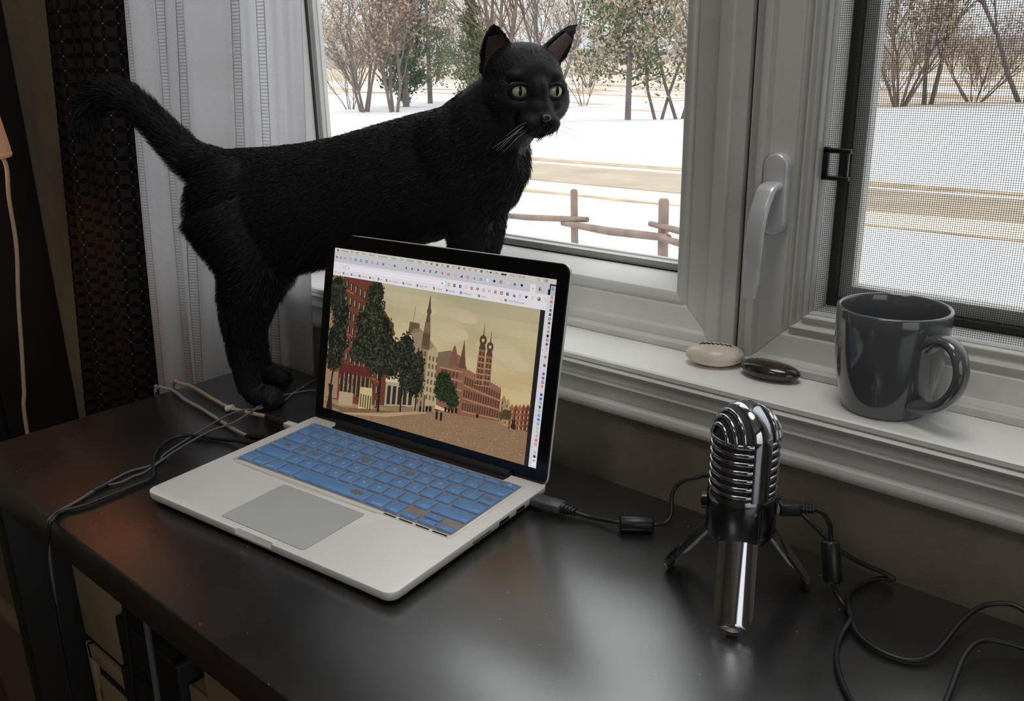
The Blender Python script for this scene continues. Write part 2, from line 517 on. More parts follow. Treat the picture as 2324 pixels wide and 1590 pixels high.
dl(MB().box(1.86, 1.892, -0.375, -0.02, FL, -0.036).build('side_panel', m_deskleg, desk, bevel=0.001))
dl(MB().box(0.036, 1.86, -0.045, -0.025, -0.30, -0.036).build('modesty_panel', m_deskleg, desk, bevel=0.001))
# ------------------------------------------------------------------ laptop
LX, LY, LYAW = 0.4203, -0.2971, math.radians(6.4656)
laptop = tag(empty('laptop', (LX, LY, 0.0), LYAW), 'open silver laptop with blue keyboard cover on the black desk', 'laptop')
m_alu = M('laptop_aluminium', (240, 238, 233), 0.40, metal=0.08, spec=0.5, var=(5, 0.03))
m_alu_side = m_alu
m_bezel = M('display_bezel_glass', (9, 10, 13), 0.12, spec=0.5)
m_lidedge = M('lid_edge_gasket', (40, 40, 42), 0.5)
m_padm = M('trackpad_glass', (196, 198, 198), 0.34, metal=0.12)
HWD = 0.157
# base outline with thumb notch in the front edge
out = rrect(-HWD, HWD, 0.0, 0.2185, 0.0095, 8)
# rrect starts at the front right corner and runs ccw; insert the notch on the front edge at the end of the list
notch = [(-0.0255, 0.0), (-0.0245, 0.0016), (-0.0225, 0.0022), (0.0195, 0.0022), (0.0215, 0.0016), (0.0225, 0.0)]
outline = out + notch
n = len(outline)
def off(poly, d):
    cx, cy = 0.0, 0.109
    return [(cx + (x - cx) * (1 - d / abs(HWD)), cy + (y - cy) * (1 - d / 0.109)) for x, y in poly]
lv = [(off(out + [( -0.0255, 0.0), (-0.0245, 0), (-0.0225, 0), (0.0195, 0), (0.0215, 0), (0.0225, 0)], 0.008), 0.0016),
      (off(out + [(-0.0255, 0.0), (-0.0245, 0), (-0.0225, 0), (0.0195, 0), (0.0215, 0), (0.0225, 0)], 0.0035), 0.0022),
      (off(out + [(-0.0255, 0.0), (-0.0245, 0), (-0.0225, 0), (0.0195, 0), (0.0215, 0), (0.0225, 0)], 0.0008), 0.0048),
      (off(out + [(-0.0255, 0.0), (-0.0245, 0), (-0.0225, 0), (0.0195, 0), (0.0215, 0), (0.0225, 0)], 0.0), 0.0075),
      (outline, 0.0118), (off(outline, 0.0002), 0.0123), (off(outline, 0.0006), 0.0125)]
bm_ = MB().loft([[(x, y, z) for x, y in poly] for poly, z in lv])
base = bm_.build('base_shell', m_alu, laptop, smooth=35)
for x, y in ((-0.13, 0.02), (0.13, 0.02), (-0.13, 0.195), (0.13, 0.195)):
    MB().lathe([(0.008, 0), (0.008, 0.0012), (0.0065, 0.0022)], 20, (x, y, 0), capb=True, capt=True).build('rubber_foot', m_black, laptop, smooth=40)
# trackpad with a fine dark seam
MB().prism(rrect(-0.0548, 0.0523, 0.0075, 0.0803, 0.0035), 0.01240, 0.01254).build('trackpad_seam', M('seam', (62, 62, 62), .6), laptop)
MB().prism(rrect(-0.0545, 0.0520, 0.0079, 0.0799, 0.0033), 0.0124, 0.01262).build('trackpad', m_padm, laptop)
# ports on the right flank
for (v0, v1, z0, z1, nm) in ((0.100, 0.126, 0.0062, 0.0082, 'card_slot'), (0.138, 0.153, 0.0052, 0.0098, 'hdmi_port'), (0.164, 0.177, 0.0052, 0.0098, 'usb_port')):
    MB().box(HWD - 0.004, HWD + 0.00025, v0, v1, z0, z1).build(nm, m_dark, laptop, bevel=0.0006)
    MB().box(HWD - 0.004, HWD + 0.00035, v0 + .001, v1 - .001, z0 + .0006, z0 + .0014).build('port_tongue', M('port_metal', (150, 150, 150), .4, metal=.8), laptop)
# hinge bar
MB().tube([(-0.1165, 0.2135, 0.0118), (0.1165, 0.2135, 0.0118)], 0.0062, 20).build('hinge_cover', M('hinge_black', (26, 25, 26), 0.55), laptop, smooth=50)
MB().add([(-0.116, 0.2005, 0.01255), (0.116, 0.2005, 0.01255), (0.117, 0.2095, 0.0128), (-0.117, 0.2095, 0.0128), (-0.1165, 0.2115, 0.0165), (0.1165, 0.2115, 0.0165)],
         [(0, 1, 2, 3), (3, 2, 5, 4)]).build('hinge_vent', M('hinge_black'), laptop)

# ---- keyboard
kb = empty('keyboard', (0, 0, 0.0125), 0, laptop)
def blue_mat(name, worn=False):
    m = M(name, (104, 150, 204), 0.42, spec=0.45, var=(60, 0.10))
    return m
m_key = blue_mat('key_cover_blue')
m_cover = M('cover_film', (150, 138, 128), 0.30, spec=0.6, var=(70, 0.18))
m_cover_edge = M('cover_edge_clear', (226, 224, 214), 0.22, spec=0.7)
MB().prism(rrect(-0.1425, 0.1425, 0.0880, 0.2005, 0.004), 0.0, 0.00045).build('cover_margin', m_cover_edge, kb, bevel=0.0002, seg=1)
MB().prism(rrect(-0.1395, 0.1395, 0.0925, 0.1985, 0.002), 0.0002, 0.0007).build('cover_film', m_cover, kb)
for u0, u1 in ((0.0655, 0.0795), (0.0835, 0.0985), (0.1025, 0.1175), (0.1215, 0.1375)):
    MB().box(u0, u1, 0.0893, 0.0911, 0.0003, 0.00065).build('cover_slot', m_dark, kb)
# loose lip of the cover curling up in front of the space bar
lip = []
for k in range(31):
    u = -0.13 + 0.19 * k / 30
    lip.append((u, 0.0875 - 0.0012 * math.sin(PI * k / 30), 0.0006 + 0.0016 * math.sin(PI * k / 30) ** 2))
MB().tube(lip, 0.0005, 6, flat=0.6).build('cover_lip', m_cover_edge, kb, smooth=60)

KP = 0.01905; KW = 0.0160
rows = []   # (v0, v1, list of (label, width units))
U0, U1 = -0.1385, 0.1385
def row(v0, v1, keys): rows.append((v0, v1, keys))
g = KP
row(0.1888, 0.1972, [('esc', 1.0)] + [(t, 1.0) for t in ('F1', 'F2', 'F3', 'F4', 'F5', 'F6', 'F7', 'F8', 'F9', 'F10', 'F11', 'F12')] + [('\u23cf', 1.0)])
row(0.1702, 0.1862, [(t, 1) for t in ('~\n`', '!\n1', '@\n2', '#\n3', '$\n4', '%\n5', '^\n6', '&\n7', '*\n8', '(\n9', ')\n0', '_\n-', '+\n=')] + [('delete', 1.5)])
row(0.1515, 0.1676, [('tab', 1.5)] + [(t, 1) for t in 'QWERTYUIOP'] + [('{\n[', 1), ('}\n]', 1), ('|\n\\', 1)])
row(0.1328, 0.1489, [('caps lock', 1.8)] + [(t, 1) for t in 'ASDFGHJKL'] + [(':\n;', 1), ('"\n\'', 1), ('enter\nreturn', 1.7)])
row(0.1141, 0.1302, [('shift', 2.3)] + [(t, 1) for t in 'ZXCVBNM'] + [('<\n,', 1), ('>\n.', 1), ('?\n/', 1), ('shift', 2.2)])
KEYMESH = {}
def key_mesh(w, d):
    k = (round(w, 4), round(d, 4))
    if k in KEYMESH: return KEYMESH[k]
    mb = MB(); r = 0.0016
    def ring(s, z): return [(x, y, z) for x, y in rrect(-w / 2 + s, w / 2 - s, -d / 2 + s, d / 2 - s, max(r - s * .5, .0006), 3)]
    mb.loft([ring(0, 0.0004), ring(0.0001, 0.0014), ring(0.0005, 0.0021), ring(0.0011, 0.0023)], capb=False)
    o = mb.build('key', m_key, kb, smooth=45)
    KEYMESH[k] = o.data
    bpy.data.objects.remove(o)
    return KEYMESH[k]
legends = []
def put_key(u0, u1, v0, v1, txt):
    me = key_mesh(u1 - u0, v1 - v0)
    o = bpy.data.objects.new('key', me); COL.objects.link(o); o.parent = kb
    o.location = ((u0 + u1) / 2, (v0 + v1) / 2, 0)
    cx, cy = (u0 + u1) / 2, (v0 + v1) / 2
    def fn(px, py):
        return lambda x, y: (px + x, py + y, 0.00236)
    if txt in ('esc', 'tab', 'caps lock', 'shift', 'fn', 'control', 'option', 'command', 'delete'):
        right = cx > 0.03
        legends.append((txt, 0.0030, fn((u1 - .0015) if right else (u0 + .0015), v0 + 0.0032), 'RIGHT' if right else 'LEFT'))
    elif txt == 'enter\nreturn':
        legends.append(('enter', 0.0028, fn(u1 - .0015, v0 + 0.0115), 'RIGHT')); legends.append(('return', 0.0028, fn(u1 - .0015, v0 + 0.0035), 'RIGHT'))
    elif txt.startswith('F') and len(txt) > 1:
        legends.append((txt, 0.0026, fn(cx, cy), 'CENTER'))
    elif '\n' in txt:
        a, b = txt.split('\n')
        legends.append((a, 0.0042, fn(cx, cy + 0.0034), 'CENTER')); legends.append((b, 0.0042, fn(cx, cy - 0.0032), 'CENTER'))
    elif txt:
        legends.append((txt, 0.0052, fn(cx, cy), 'CENTER'))
GAP = 0.0027
for v0, v1, keys in rows:
    tot = sum(w for _, w in keys); unit = (U1 - U0 + GAP) / tot
    # keep letter keys on the 19 mm pitch: wide keys absorb the rest
    u = U0
    ones = sum(1 for _, w in keys if w == 1); wide = sum(w for _, w in keys if w != 1)
    pk = 0.01905 if wide else unit
    rest = (U1 - U0 + GAP - ones * pk)
    for t, w in keys:
        ww = pk if (w == 1) else rest * w / wide
        put_key(u, u + ww - GAP, v0, v1, t); u += ww
# bottom row
v0, v1 = 0.0945, 0.1115
spec = [('fn', 0.0163), ('control', 0.0163), ('option', 0.0163), ('command', 0.0205), ('', 0.0925), ('command', 0.0205), ('option', 0.0163)]
u = U0
for t, w in spec:
    put_key(u, u + w, v0, v1, t); u += w + GAP
pk = (U1 + GAP - u) / 3
aw = pk - GAP
put_key(u, u + aw, 0.0945, 0.1025, '\u2039'); put_key(u + pk, u + pk + aw, 0.1040, 0.1115, '\u02c4'); put_key(u + pk, u + pk + aw, 0.0945, 0.1020, '\u02c5'); put_key(u + 2 * pk, U1, 0.0945, 0.1025, '\u203a')
lm = text_mesh(legends)
lm.build('key_legends', M('legend_white', (214, 222, 232), 0.5), kb)['kind'] = 'stuff'
# rubbed-through patches on the most used keys
m_worn = M('worn_film', (126, 122, 116), 0.45, var=(400, 0.35))
def blob(cx, cy, rx, ry, seed):
    r = random.Random(seed); pts = []
    for k in range(22):
        a = 2 * PI * k / 22; q = 0.75 + 0.35 * r.random()
        pts.append((cx + rx * q * math.cos(a), cy + ry * q * math.sin(a)))
    return pts
def kpos(r_, i):
    v0, v1, keys = rows[r_]
    ones = sum(1 for _, w in keys if w == 1); wide = sum(w for _, w in keys if w != 1)
    rest = (U1 - U0 + GAP - ones * 0.01905); u = U0
    for j, (t, w) in enumerate(keys):
        ww = 0.01905 if w == 1 else rest * w / wide
        if j == i: return u + (ww - GAP) / 2, (v0 + v1) / 2
        u += ww
sb = U0 + 0.0163 * 3 + 0.0205 + GAP * 4
for (cx, cy, rx, ry, sd) in ((sb + 0.077, 0.1035, 0.0085, 0.0042, 1), (*kpos(2, 3), 0.0050, 0.0048, 2), (*kpos(2, 5), 0.0062, 0.0056, 3), (*kpos(2, 8), 0.0060, 0.0050, 4),
                             (kpos(3, 0)[0] + .004, kpos(3, 0)[1], 0.0050, 0.0030, 5), (*kpos(3, 1), 0.0042, 0.0034, 6), (*kpos(3, 2), 0.0046, 0.0034, 7), (kpos(2, 13)[0], kpos(2, 13)[1], 0.0045, 0.004, 8)):
    MB().prism(blob(cx, cy, rx, ry, sd), 0.0022, 0.00242).build('worn_patch', m_worn, kb)

# ---- lid (hinged plane leaning back)
TH = 0.2140; VH, ZH, WT = 0.2145, 0.0137, 0.2068
s_, c_ = math.sin(TH), math.cos(TH)
def lidp(u, w, d=0.0):
    """lid face coordinates -> laptop space; d is the distance towards the viewer"""
    return (u, VH + w * s_ - d * c_, ZH + w * c_ + d * s_)
lid = empty('lid', (0, 0, 0), 0, laptop)
lo = rrect(-HWD, HWD, -0.004, WT, 0.0098, 10)
def shr(poly, d): return [(x * (1 - d / HWD), 0.1014 + (y - 0.1014) * (1 - d / 0.1054)) for x, y in poly]
MB().loft([[lidp(x, y, z) for x, y in poly] for poly, z in ((shr(lo, .003), -0.0048), (shr(lo, .0010), -0.0042), (lo, -0.0028), (lo, -0.0010), (shr(lo, .0004), -0.0005))]).build('lid_shell', m_alu, lid, smooth=40)
MB().loft([[lidp(x, y, z) for x, y in poly] for poly, z in ((shr(lo, .0006), -0.0006), (shr(lo, .0007), 0.0002), (shr(lo, .0013), 0.0004))]).build('lid_gasket', m_lidedge, lid, smooth=40)
MB().loft([[lidp(x, y, z) for x, y in poly] for poly, z in ((shr(lo, .0013), 0.0), (shr(lo, .0014), 0.00045))]).build('display_glass', m_bezel, lid)
display = empty('display', (0, 0, 0), 0, laptop)
# ---- what the screen shows: flat, luminous, drawn in the plane of the display
SBOT = 0.0120; SWD, SHT = 0.2866, 0.1791
m_px = emis_attr('screen_pixels', 0.52)
def scp(x, y, d=0.0):
    """normalised screen coordinates (0..1 from the top left) -> laptop space"""
    return lidp(-SWD / 2 + x * SWD, SBOT + (1 - y) * SHT, 0.0005 + d * 0.00002)
AR = SWD / SHT
class SC:
    def __init__(self): self.mb = MB()
    def poly(self, pts, col, d=1):
        vs = [scp(x, y, d) for x, y in pts]
        self.mb.add(vs, [tuple(range(len(pts)))], s2l(col)); return self
    def rect(self, x0, x1, y0, y1, col, d=1): return self.poly([(x0, y1), (x1, y1), (x1, y0), (x0, y0)], col, d)
    def disc(self, x, y, r, col, d=1, n=14, r2=None):
        return self.poly([(x + r * math.cos(2 * PI * k / n), y + (r2 or r) * AR * math.sin(-2 * PI * k / n)) for k in range(n)], col, d)
    def ringd(self, x, y, r, w, col, d=1, n=16, a0=0, a1=2 * PI):
        for k in range(n):
            a, b = a0 + (a1 - a0) * k / n, a0 + (a1 - a0) * (k + 1) / n
            self.poly([(x + r * math.cos(a), y - r * AR * math.sin(a)), (x + r * math.cos(b), y - r * AR * math.sin(b)), (x + (r - w) * math.cos(b), y - (r - w) * AR * math.sin(b)), (x + (r - w) * math.cos(a), y - (r - w) * AR * math.sin(a))], col, d)
        return self
    def line(self, x0, y0, x1, y1, w, col, d=1):
        dx, dy = (x1 - x0), (y1 - y0) / AR
        L = math.hypot(dx, dy) or 1; nx, ny = -dy / L * w / 2, dx / L * w / 2 * AR
        return self.poly([(x0 - nx, y0 - ny), (x1 - nx, y1 - ny), (x1 + nx, y1 + ny), (x0 + nx, y0 + ny)], col, d)
    def text(self, items, col, d):
        its = []
        for s, size, x, y, al in items:
            def fn(a, b, x=x, y=y): return scp(x + a / SWD, y - b / SHT, d)
            its.append((s, size * SHT, fn, al))
        t = text_mesh(its)
        self.mb.add(t.v, t.f, s2l(col)); return self
    def done(self, name): return self.mb.build(name, m_px, display, colors=True)

R = random.Random(5)
# -- old street view
pc = SC()
PX0, PX1, PY0, PY1 = 0.0, 0.953, 0.165, 1.0
# sky in soft patches of cream and grey-green
nxs, nys = 24, 16
def skyc(x, y):
    t = (y - 0.16) / 0.6
    a = np.array((176, 168, 140)); b = np.array((208, 182, 136))
    c = a * (1 - t) + b * t
    k = math.sin(x * 9 + 2.2 * math.sin(y * 11)) * math.sin(y * 13 + x * 4)
    return tuple(np.clip(c + k * 9 + np.array((0, 0, -4)) * x, 0, 255))
for i in range(nxs):
    for j in range(nys):
        x0, x1 = PX1 * i / nxs, PX1 * (i + 1) / nxs; y0, y1 = PY0 + 0.66 * j / nys, PY0 + 0.66 * (j + 1) / nys
        pc.rect(x0, x1, y0, y1, skyc((x0 + x1) / 2, (y0 + y1) / 2), 1)
for (x, y, rx, ry) in ((.55, .38, .10, .05), (.60, .36, .06, .05), (.62, .27, .08, .035), (.80, .42, .10, .06), (.86, .46, .07, .05), (.45, .26, .06, .04)):
    for k in range(3): pc.disc(x + .02 * k, y + .01 * k, rx * (1 - .22 * k), (188 + 4 * k, 174 + 3 * k, 140 + 3 * k), 2 + k, 26, ry * (1 - .22 * k) / AR * 1.0)
# ground
def gy(x): return 0.93 - 0.19 * min(x, .62) / .62 + 0.06 * max(0, x - .62)
pc.poly([(0, 1), (PX1, 1), (PX1, .80), (.83, .79), (.66, .81), (.52, .84), (.30, .885), (0, .93)], (140, 112, 84), 8)
for k in range(700):
    x = R.uniform(0.02, .95); y = R.uniform(.83, .998)
    if y < gy(x) - .02 or (x < .30 and y < .985 - .14 * x): continue
    g = R.choice(((164, 134, 104), (120, 92, 68), (178, 150, 120), (104, 80, 60)))
    pc.disc(x, y, R.uniform(.0012, .0042) * (.5 + (y - .8) * 4), g, 10, 5, R.uniform(.0008, .0016))
pc.poly([(0, .955), (.10, 1.0), (.30, .945), (.50, .868), (.40, .895), (.25, .925), (.1, .95)], (116, 92, 64), 9)
pc.poly([(.095, 1.0), (.13, 1.0), (.33, .948), (.52, .862), (.50, .858), (.30, .935)], (176, 148, 116), 11)
pc.poly([(0, .935), (.0, .950), (.10, .965), (.24, .93), (.34, .905), (.30, .895), (.12, .938)], (150, 124, 92), 11)
# left terrace of tall brick houses
pc.poly([(.0, .93), (.0, .165), (.255, .165), (.262, .30), (.33, .40), (.335, .87), (.2, .92)], (104, 58, 42), 12)
pc.poly([(.0, .93), (.0, .165), (.06, .165), (.07, .92)], (150, 122, 92), 13)
pc.poly([(.255, .165), (.225, .165), (.235, .6), (.262, .6)], (78, 46, 38), 13)
for i in range(9):
    for j in range(8):
        x = .075 + i * .024; y = .185 + j * .085 + (i * .010)
        if x > .27 and y < .38: continue
        pc.poly([(x, y + .052), (x + .013, y + .055), (x + .013, y + .006), (x, y)], (52, 44, 40), 14)
        pc.poly([(x + .0015, y + .047), (x + .0055, y + .048), (x + .0055, y + .008), (x + .0015, y + .006)], (168, 148, 118), 15)
        if R.random() < .35: pc.poly([(x - .002, y + .066), (x + .020, y + .07), (x + .020, y + .058), (x - .002, y + .054)], (150, 82, 54), 15)
pc.poly([(.07, .70), (.24, .68), (.24, .735), (.07, .76)], (92, 40, 36), 16)
for k in range(7): pc.rect(.085 + k * .022, .097 + k * .022, .745, .87, (44, 40, 36), 16); pc.rect(.0985 + k * .022, .102 + k * .022, .745, .87, (158, 136, 106), 16)
pc.poly([(.08, .955), (.155, .94), (.155, .86), (.08, .87)], (170, 150, 120), 17)
pc.poly([(.185, .945), (.255, .925), (.25, .80), (.19, .81)], (196, 176, 122), 18)
for k in range(5): pc.rect(.193 + k * .0125, .199 + k * .0125, .85, .93, (70, 58, 44), 19)
# white shop fronts
pc.poly([(.315, .885), (.46, .845), (.46, .62), (.315, .66)], (168, 152, 124), 14)
for k in range(5): pc.poly([(.325 + k * .026, .872 - k * .007), (.342 + k * .026, .868 - k * .007), (.342 + k * .026, .755 - k * .004), (.325 + k * .026, .76 - k * .004)], (48, 42, 38), 15)
pc.poly([(.312, .74), (.46, .715), (.46, .695), (.312, .715)], (206, 190, 158), 16)
# dark roofs and the slim tower in the middle
pc.poly([(.42, .86), (.42, .40), (.455, .385), (.50, .43), (.545, .50), (.555, .84)], (146, 128, 100), 13)
for i in range(6):
    for j in range(7): pc.rect(.452 + i * .0165, .459 + i * .0165, .50 + j * .048 + i * .006, .528 + j * .048 + i * .006, (86, 72, 58), 14)
pc.poly([(.40, .43), (.452, .41), (.452, .36), (.405, .36)], (100, 82, 64), 13)
pc.line(.425, .27, .420, .36, .0016, (96, 80, 62), 13)
for (x0, x1, y0, y1, c) in ((.468, .508, .40, .50, (108, 86, 66)), (.472, .504, .345, .40, (122, 98, 76)), (.478, .500, .300, .345, (98, 74, 58))): pc.poly([(x0, y1), (x1, y1), (x1 - .004, y0), (x0 + .004, y0)], c, 14)
pc.disc(.4895, .282, .0105, (92, 68, 54), 15, 12, .0135); pc.poly([(.482, .275), (.497, .275), (.4905, .193), (.4885, .193)], (92, 70, 56), 15)
for k in range(4): pc.rect(.4725 + k * .008, .4755 + k * .008, .41, .48, (60, 46, 38), 15)
# curved corner house
pc.poly([(.50, .83), (.50, .50), (.535, .47), (.56, .54), (.56, .80)], (176, 156, 122), 15)
for i in range(3):
    for j in range(6): pc.rect(.508 + i * .016, .516 + i * .016, .53 + j * .045, .558 + j * .045, (104, 90, 70), 16)
# great brick post-office front with twin towers
BR = (134, 92, 70); BD = (84, 56, 46); BL = (176, 136, 106)
pc.poly([(.545, .62), (.548, .50), (.60, .475), (.66, .50), (.68, .56), (.83, .62), (.836, .80), (.666, .825), (.56, .80)], BR, 16)
pc.poly([(.548, .50), (.60, .475), (.65, .50), (.66, .565), (.55, .575)], (118, 100, 80), 17)
def spire(x, y0, yb, w, c1, c2):
    pc.poly([(x - w * .10, y0 + .09), (x + w * .10, y0 + .09), (x, y0)], c2, 18)
    pc.disc(x, y0 + .100, w * .52, c2, 19, 10, w * .62); pc.disc(x, y0 + .100, w * .22, (196, 172, 130), 20, 6)
    pc.poly([(x - w * .5, y0 + .15), (x + w * .5, y0 + .15), (x + w * .25, y0 + .105), (x - w * .25, y0 + .105)], c2, 19)
    pc.poly([(x - w * .62, yb), (x + w * .62, yb), (x + w * .45, y0 + .15), (x - w * .45, y0 + .15)], c1, 18)
    for j in range(int((yb - y0 - .16) / .032)):
        y = y0 + .165 + j * .032
        pc.rect(x - w * .32, x - w * .08, y, y + .02, BD, 20); pc.rect(x + w * .10, x + w * .34, y, y + .02, BD, 20)
        pc.rect(x - w * .6, x + w * .6, y + .022, y + .026, BL, 20)
spire(.7365, .283, .64, .030, BR, (86, 60, 48)); spire(.7680, .311, .66, .028, BR, (86, 60, 48))
pc.poly([(.642, .56), (.675, .56), (.664, .46), (.658, .395), (.652, .46)], (104, 72, 58), 19)
pc.poly([(.60, .56), (.645, .56), (.628, .47), (.622, .445), (.615, .445), (.610, .47)], (126, 82, 64), 19)
for i in range(15):
    x = .675 + i * .0105; t = i / 14
    for j in range(3):
        ya = .60 + j * .073 + .035 * t * (1 - .6 * j)
        pc.poly([(x, ya + .045), (x + .0062, ya + .045), (x + .0062, ya + .006), (x + .0031, ya), (x, ya + .006)], BD, 19)
        pc.rect(x - .0012, x + .0085, ya + .050, ya + .055, BL, 19)
    pc.poly([(x - .001, .60 + .05 * t), (x + .007, .60 + .05 * t), (x + .003, .545 + .055 * t)], (150, 106, 82), 19)
for i in range(5):
    for j in range(4): pc.rect(.572 + i * .016, .580 + i * .016, .59 + j * .052, .622 + j * .052, BD, 19); 
for j in range(4): pc.rect(.56, .665, .578 + j * .052, .584 + j * .052, BL, 19)
# distant row on the right
xs = [.836, .855, .872, .890, .905, .920, .936, .953]
for i in range(7):
    c = [(150, 122, 84), (166, 140, 96), (140, 92, 66), (120, 70, 52), (146, 96, 70), (128, 72, 54), (110, 64, 50)][i]
    yt = [.655, .665, .69, .685, .68, .675, .67][i]
    pc.poly([(xs[i], .815), (xs[i + 1], .82), (xs[i + 1], yt + .02), ((xs[i] + xs[i + 1]) / 2, yt), (xs[i], yt + .02)], c, 16)
    for j in range(4): pc.rect(xs[i] + .004, xs[i] + .008, yt + .035 + j * .03, yt + .05 + j * .03, (66, 46, 38), 17); pc.rect(xs[i] + .0105, xs[i] + .0135, yt + .035 + j * .03, yt + .05 + j * .03, (186, 160, 124), 17)
pc.disc(.862, .755, .022, (74, 66, 44), 18, 12, .018); pc.disc(.845, .765, .016, (84, 74, 48), 18, 12, .014); pc.poly([(.884, .82), (.905, .825), (.900, .775), (.889, .77)], (46, 38, 34), 19)
# trees
def crown(blobs, cols, nleaf, sz, d):
    for (x, y, rx, ry) in blobs: pc.disc(x, y, rx * .82, cols[0], d, 18, ry * .82 / AR)
    for k in range(nleaf):
        x, y, rx, ry = R.choice(blobs); a = R.uniform(0, 2 * PI); q = R.random() ** .5
        px, py = x + rx * q * math.cos(a), y + ry * q * math.sin(a)
        if py < .168 or px < .001: continue
        b = R.uniform(0, PI); l = R.uniform(.5, 1.4) * sz
        pc.poly([(px - l * math.cos(b), py - l * AR * math.sin(b)), (px - l * .4 * math.sin(b), py + l * .4 * AR * math.cos(b)), (px + l * math.cos(b), py + l * AR * math.sin(b)), (px + l * .4 * math.sin(b), py - l * .4 * AR * math.cos(b))], R.choice(cols), d + 1 + (k % 4))
DK = [(22, 26, 20), (30, 34, 26), (40, 44, 34), (58, 60, 44), (34, 38, 30), (78, 76, 56)]
crown([(.035, .24, .05, .08), (.06, .40, .05, .13), (.05, .56, .06, .13), (.04, .68, .05, .08), (.03, .32, .04, .1)], DK, 900, .0075, 22)
crown([(.225, .30, .045, .12), (.20, .42, .07, .10), (.26, .46, .08, .14), (.20, .56, .08, .10), (.30, .56, .08, .12), (.33, .62, .06, .10), (.27, .66, .06, .06), (.23, .22, .04, .05), (.16, .62, .04, .05)], DK, 2200, .0080, 28)
crown([(.40, .52, .04, .10), (.42, .62, .055, .12), (.45, .70, .05, .09), (.46, .60, .035, .09), (.41, .70, .04, .06)], DK, 1000, .0070, 34)
crown([(.585, .66, .042, .07), (.60, .71, .05, .07), (.63, .75, .03, .05), (.575, .72, .03, .05)], [(26, 34, 22), (40, 52, 32), (58, 70, 42), (30, 40, 28)], 700, .0055, 40)
for (x0, y0, x1, y1, w) in ((.286, .66, .289, .93, .011), (.395, .66, .397, .895, .007), (.405, .70, .400, .80, .004), (.466, .72, .4665, .865, .0055), (.505, .76, .506, .86, .005), (.044, .70, .034, .85, .008)):
    pc.line(x0, y0, x1, y1, w, (38, 30, 26), 46)
pc.poly([(.018, 1.0), (.052, 1.0), (.044, .90), (.048, .84), (.022, .84), (.028, .90)], (36, 34, 34), 47)
for (x, y, h) in ((.568, .855, .055), (.588, .855, .055), (.652, .80, .035), (.745, .80, .025), (.49, .845, .04), (.52, .835, .035), (.535, .83, .035), (.605, .81, .03), (.62, .81, .03), (.635, .808, .03)):
    pc.poly([(x - .0042, y + h * .5), (x + .0042, y + h * .5), (x + .0055, y - h * .25), (x + .003, y - h * .36), (x - .003, y - h * .36), (x - .0055, y - h * .25)], (30, 27, 27), 48); pc.disc(x, y - h * .44, .0028, (92, 70, 56), 49, 8)
pc.done('street_picture')

# -- menu bar, tabs, tool bar, bookmarks
ui = SC()
GREY = (60, 60, 62)
ui.rect(0, 1, 0, .0265, (206, 200, 192), 2)
ui.rect(0, .977, .0265, .084, (196, 196, 202), 2)
ui.rect(0, .972, .084, .166, (226, 221, 226), 3)
ui.rect(.902, .925, .040, .086, (226, 221, 226), 4)
ui.rect(0, .98, .0262, .0272, (170, 164, 160), 4)
# address field outline
ui.poly([(.075, .129), (.545, .129), (.545, .1285), (.075, .1285)], (170, 168, 186), 5); ui.poly([(.075, .0955), (.545, .0955), (.545, .0950), (.075, .0950)], (170, 168, 186), 5)
ui.ringd(.075, .112, .0105, .0012, (170, 168, 186), 5, 10, PI / 2, 1.5 * PI); ui.ringd(.545, .112, .0105, .0012, (170, 168, 186), 5, 10, -PI / 2, PI / 2)
ui.poly([(.075, .128), (.545, .128), (.553, .112), (.545, .096), (.075, .096), (.067, .112)], (234, 229, 234), 4)
ui.disc(.0125, .0560, .0042, (196, 60, 70), 5); ui.disc(.0235, .0558, .0042, (214, 172, 140), 5); ui.disc(.0350, .0556, .0042, (82, 150, 84), 5)
# bitten fruit glyph
ui.disc(.0170, .0140, .0036, (20, 20, 20), 5, 14, .0042); ui.disc(.0207, .0130, .0015, (206, 200, 192), 6); ui.poly([(.0170, .0085), (.0186, .0072), (.0192, .0050), (.0176, .0062)], (20, 20, 20), 6)
MT = .0155
names = [('Chrome', .037), ('File', .0840), ('Edit', .1110), ('View', .1410), ('History', .1780), ('Bookmarks', .2260), ('People', .2890), ('Tab', .3330), ('Window', .3640), ('Help', .4150)]
ui.text([('Chrome', MT * 1.08, .037, .0135, 'LEFT')], (24, 24, 24), 6)
ui.text([(t, MT, x, .0135, 'LEFT') for t, x in names[1:]] + [('100%', MT * .9, .752, .0132, 'LEFT'), ('Wed 11:08 AM', MT, .818, .0132, 'LEFT')], (48, 46, 46), 6)
# status icons of the menu bar
for k in range(12):
    x = .457 + k * .0243
    c = (40, 36, 36)
    if k == 0: [ui.poly([(x + a, .012 + b), (x + a + .003, .0145 + b), (x + a + .006, .012 + b), (x + a + .003, .0095 + b)], c, 6) for a, b in ((-.006, -.0025), (0, -.0025), (-.003, .0040))]
    elif k in (1, 7): ui.disc(x, .0135, .0050, c, 6, 12, .0036); ui.disc(x + .001, .0135, .002, (206, 200, 192), 7)
    elif k in (3, 5, 8): ui.ringd(x, .0135, .0050, .0011, c, 6); ui.line(x, .0135, x, .009, .0012, c, 6)
    elif k == 9: ui.line(x, .006, x, .021, .0010, c, 6); ui.line(x, .006, x + .003, .010, .0010, c, 6); ui.line(x + .003, .010, x - .003, .017, .0010, c, 6); ui.line(x, .021, x + .003, .017, .0010, c, 6); ui.line(x + .003, .017, x - .003, .010, .0010, c, 6)
    elif k == 11: ui.poly([(x, .0195), (x + .0065, .0100), (x, .0075), (x - .0065, .0100)], (168, 150, 140), 6)
    else: ui.rect(x - .0046, x + .0046, .0075, .0195, c, 6); ui.rect(x - .0022, x + .0024, .0105, .0150, (180, 172, 166), 7)
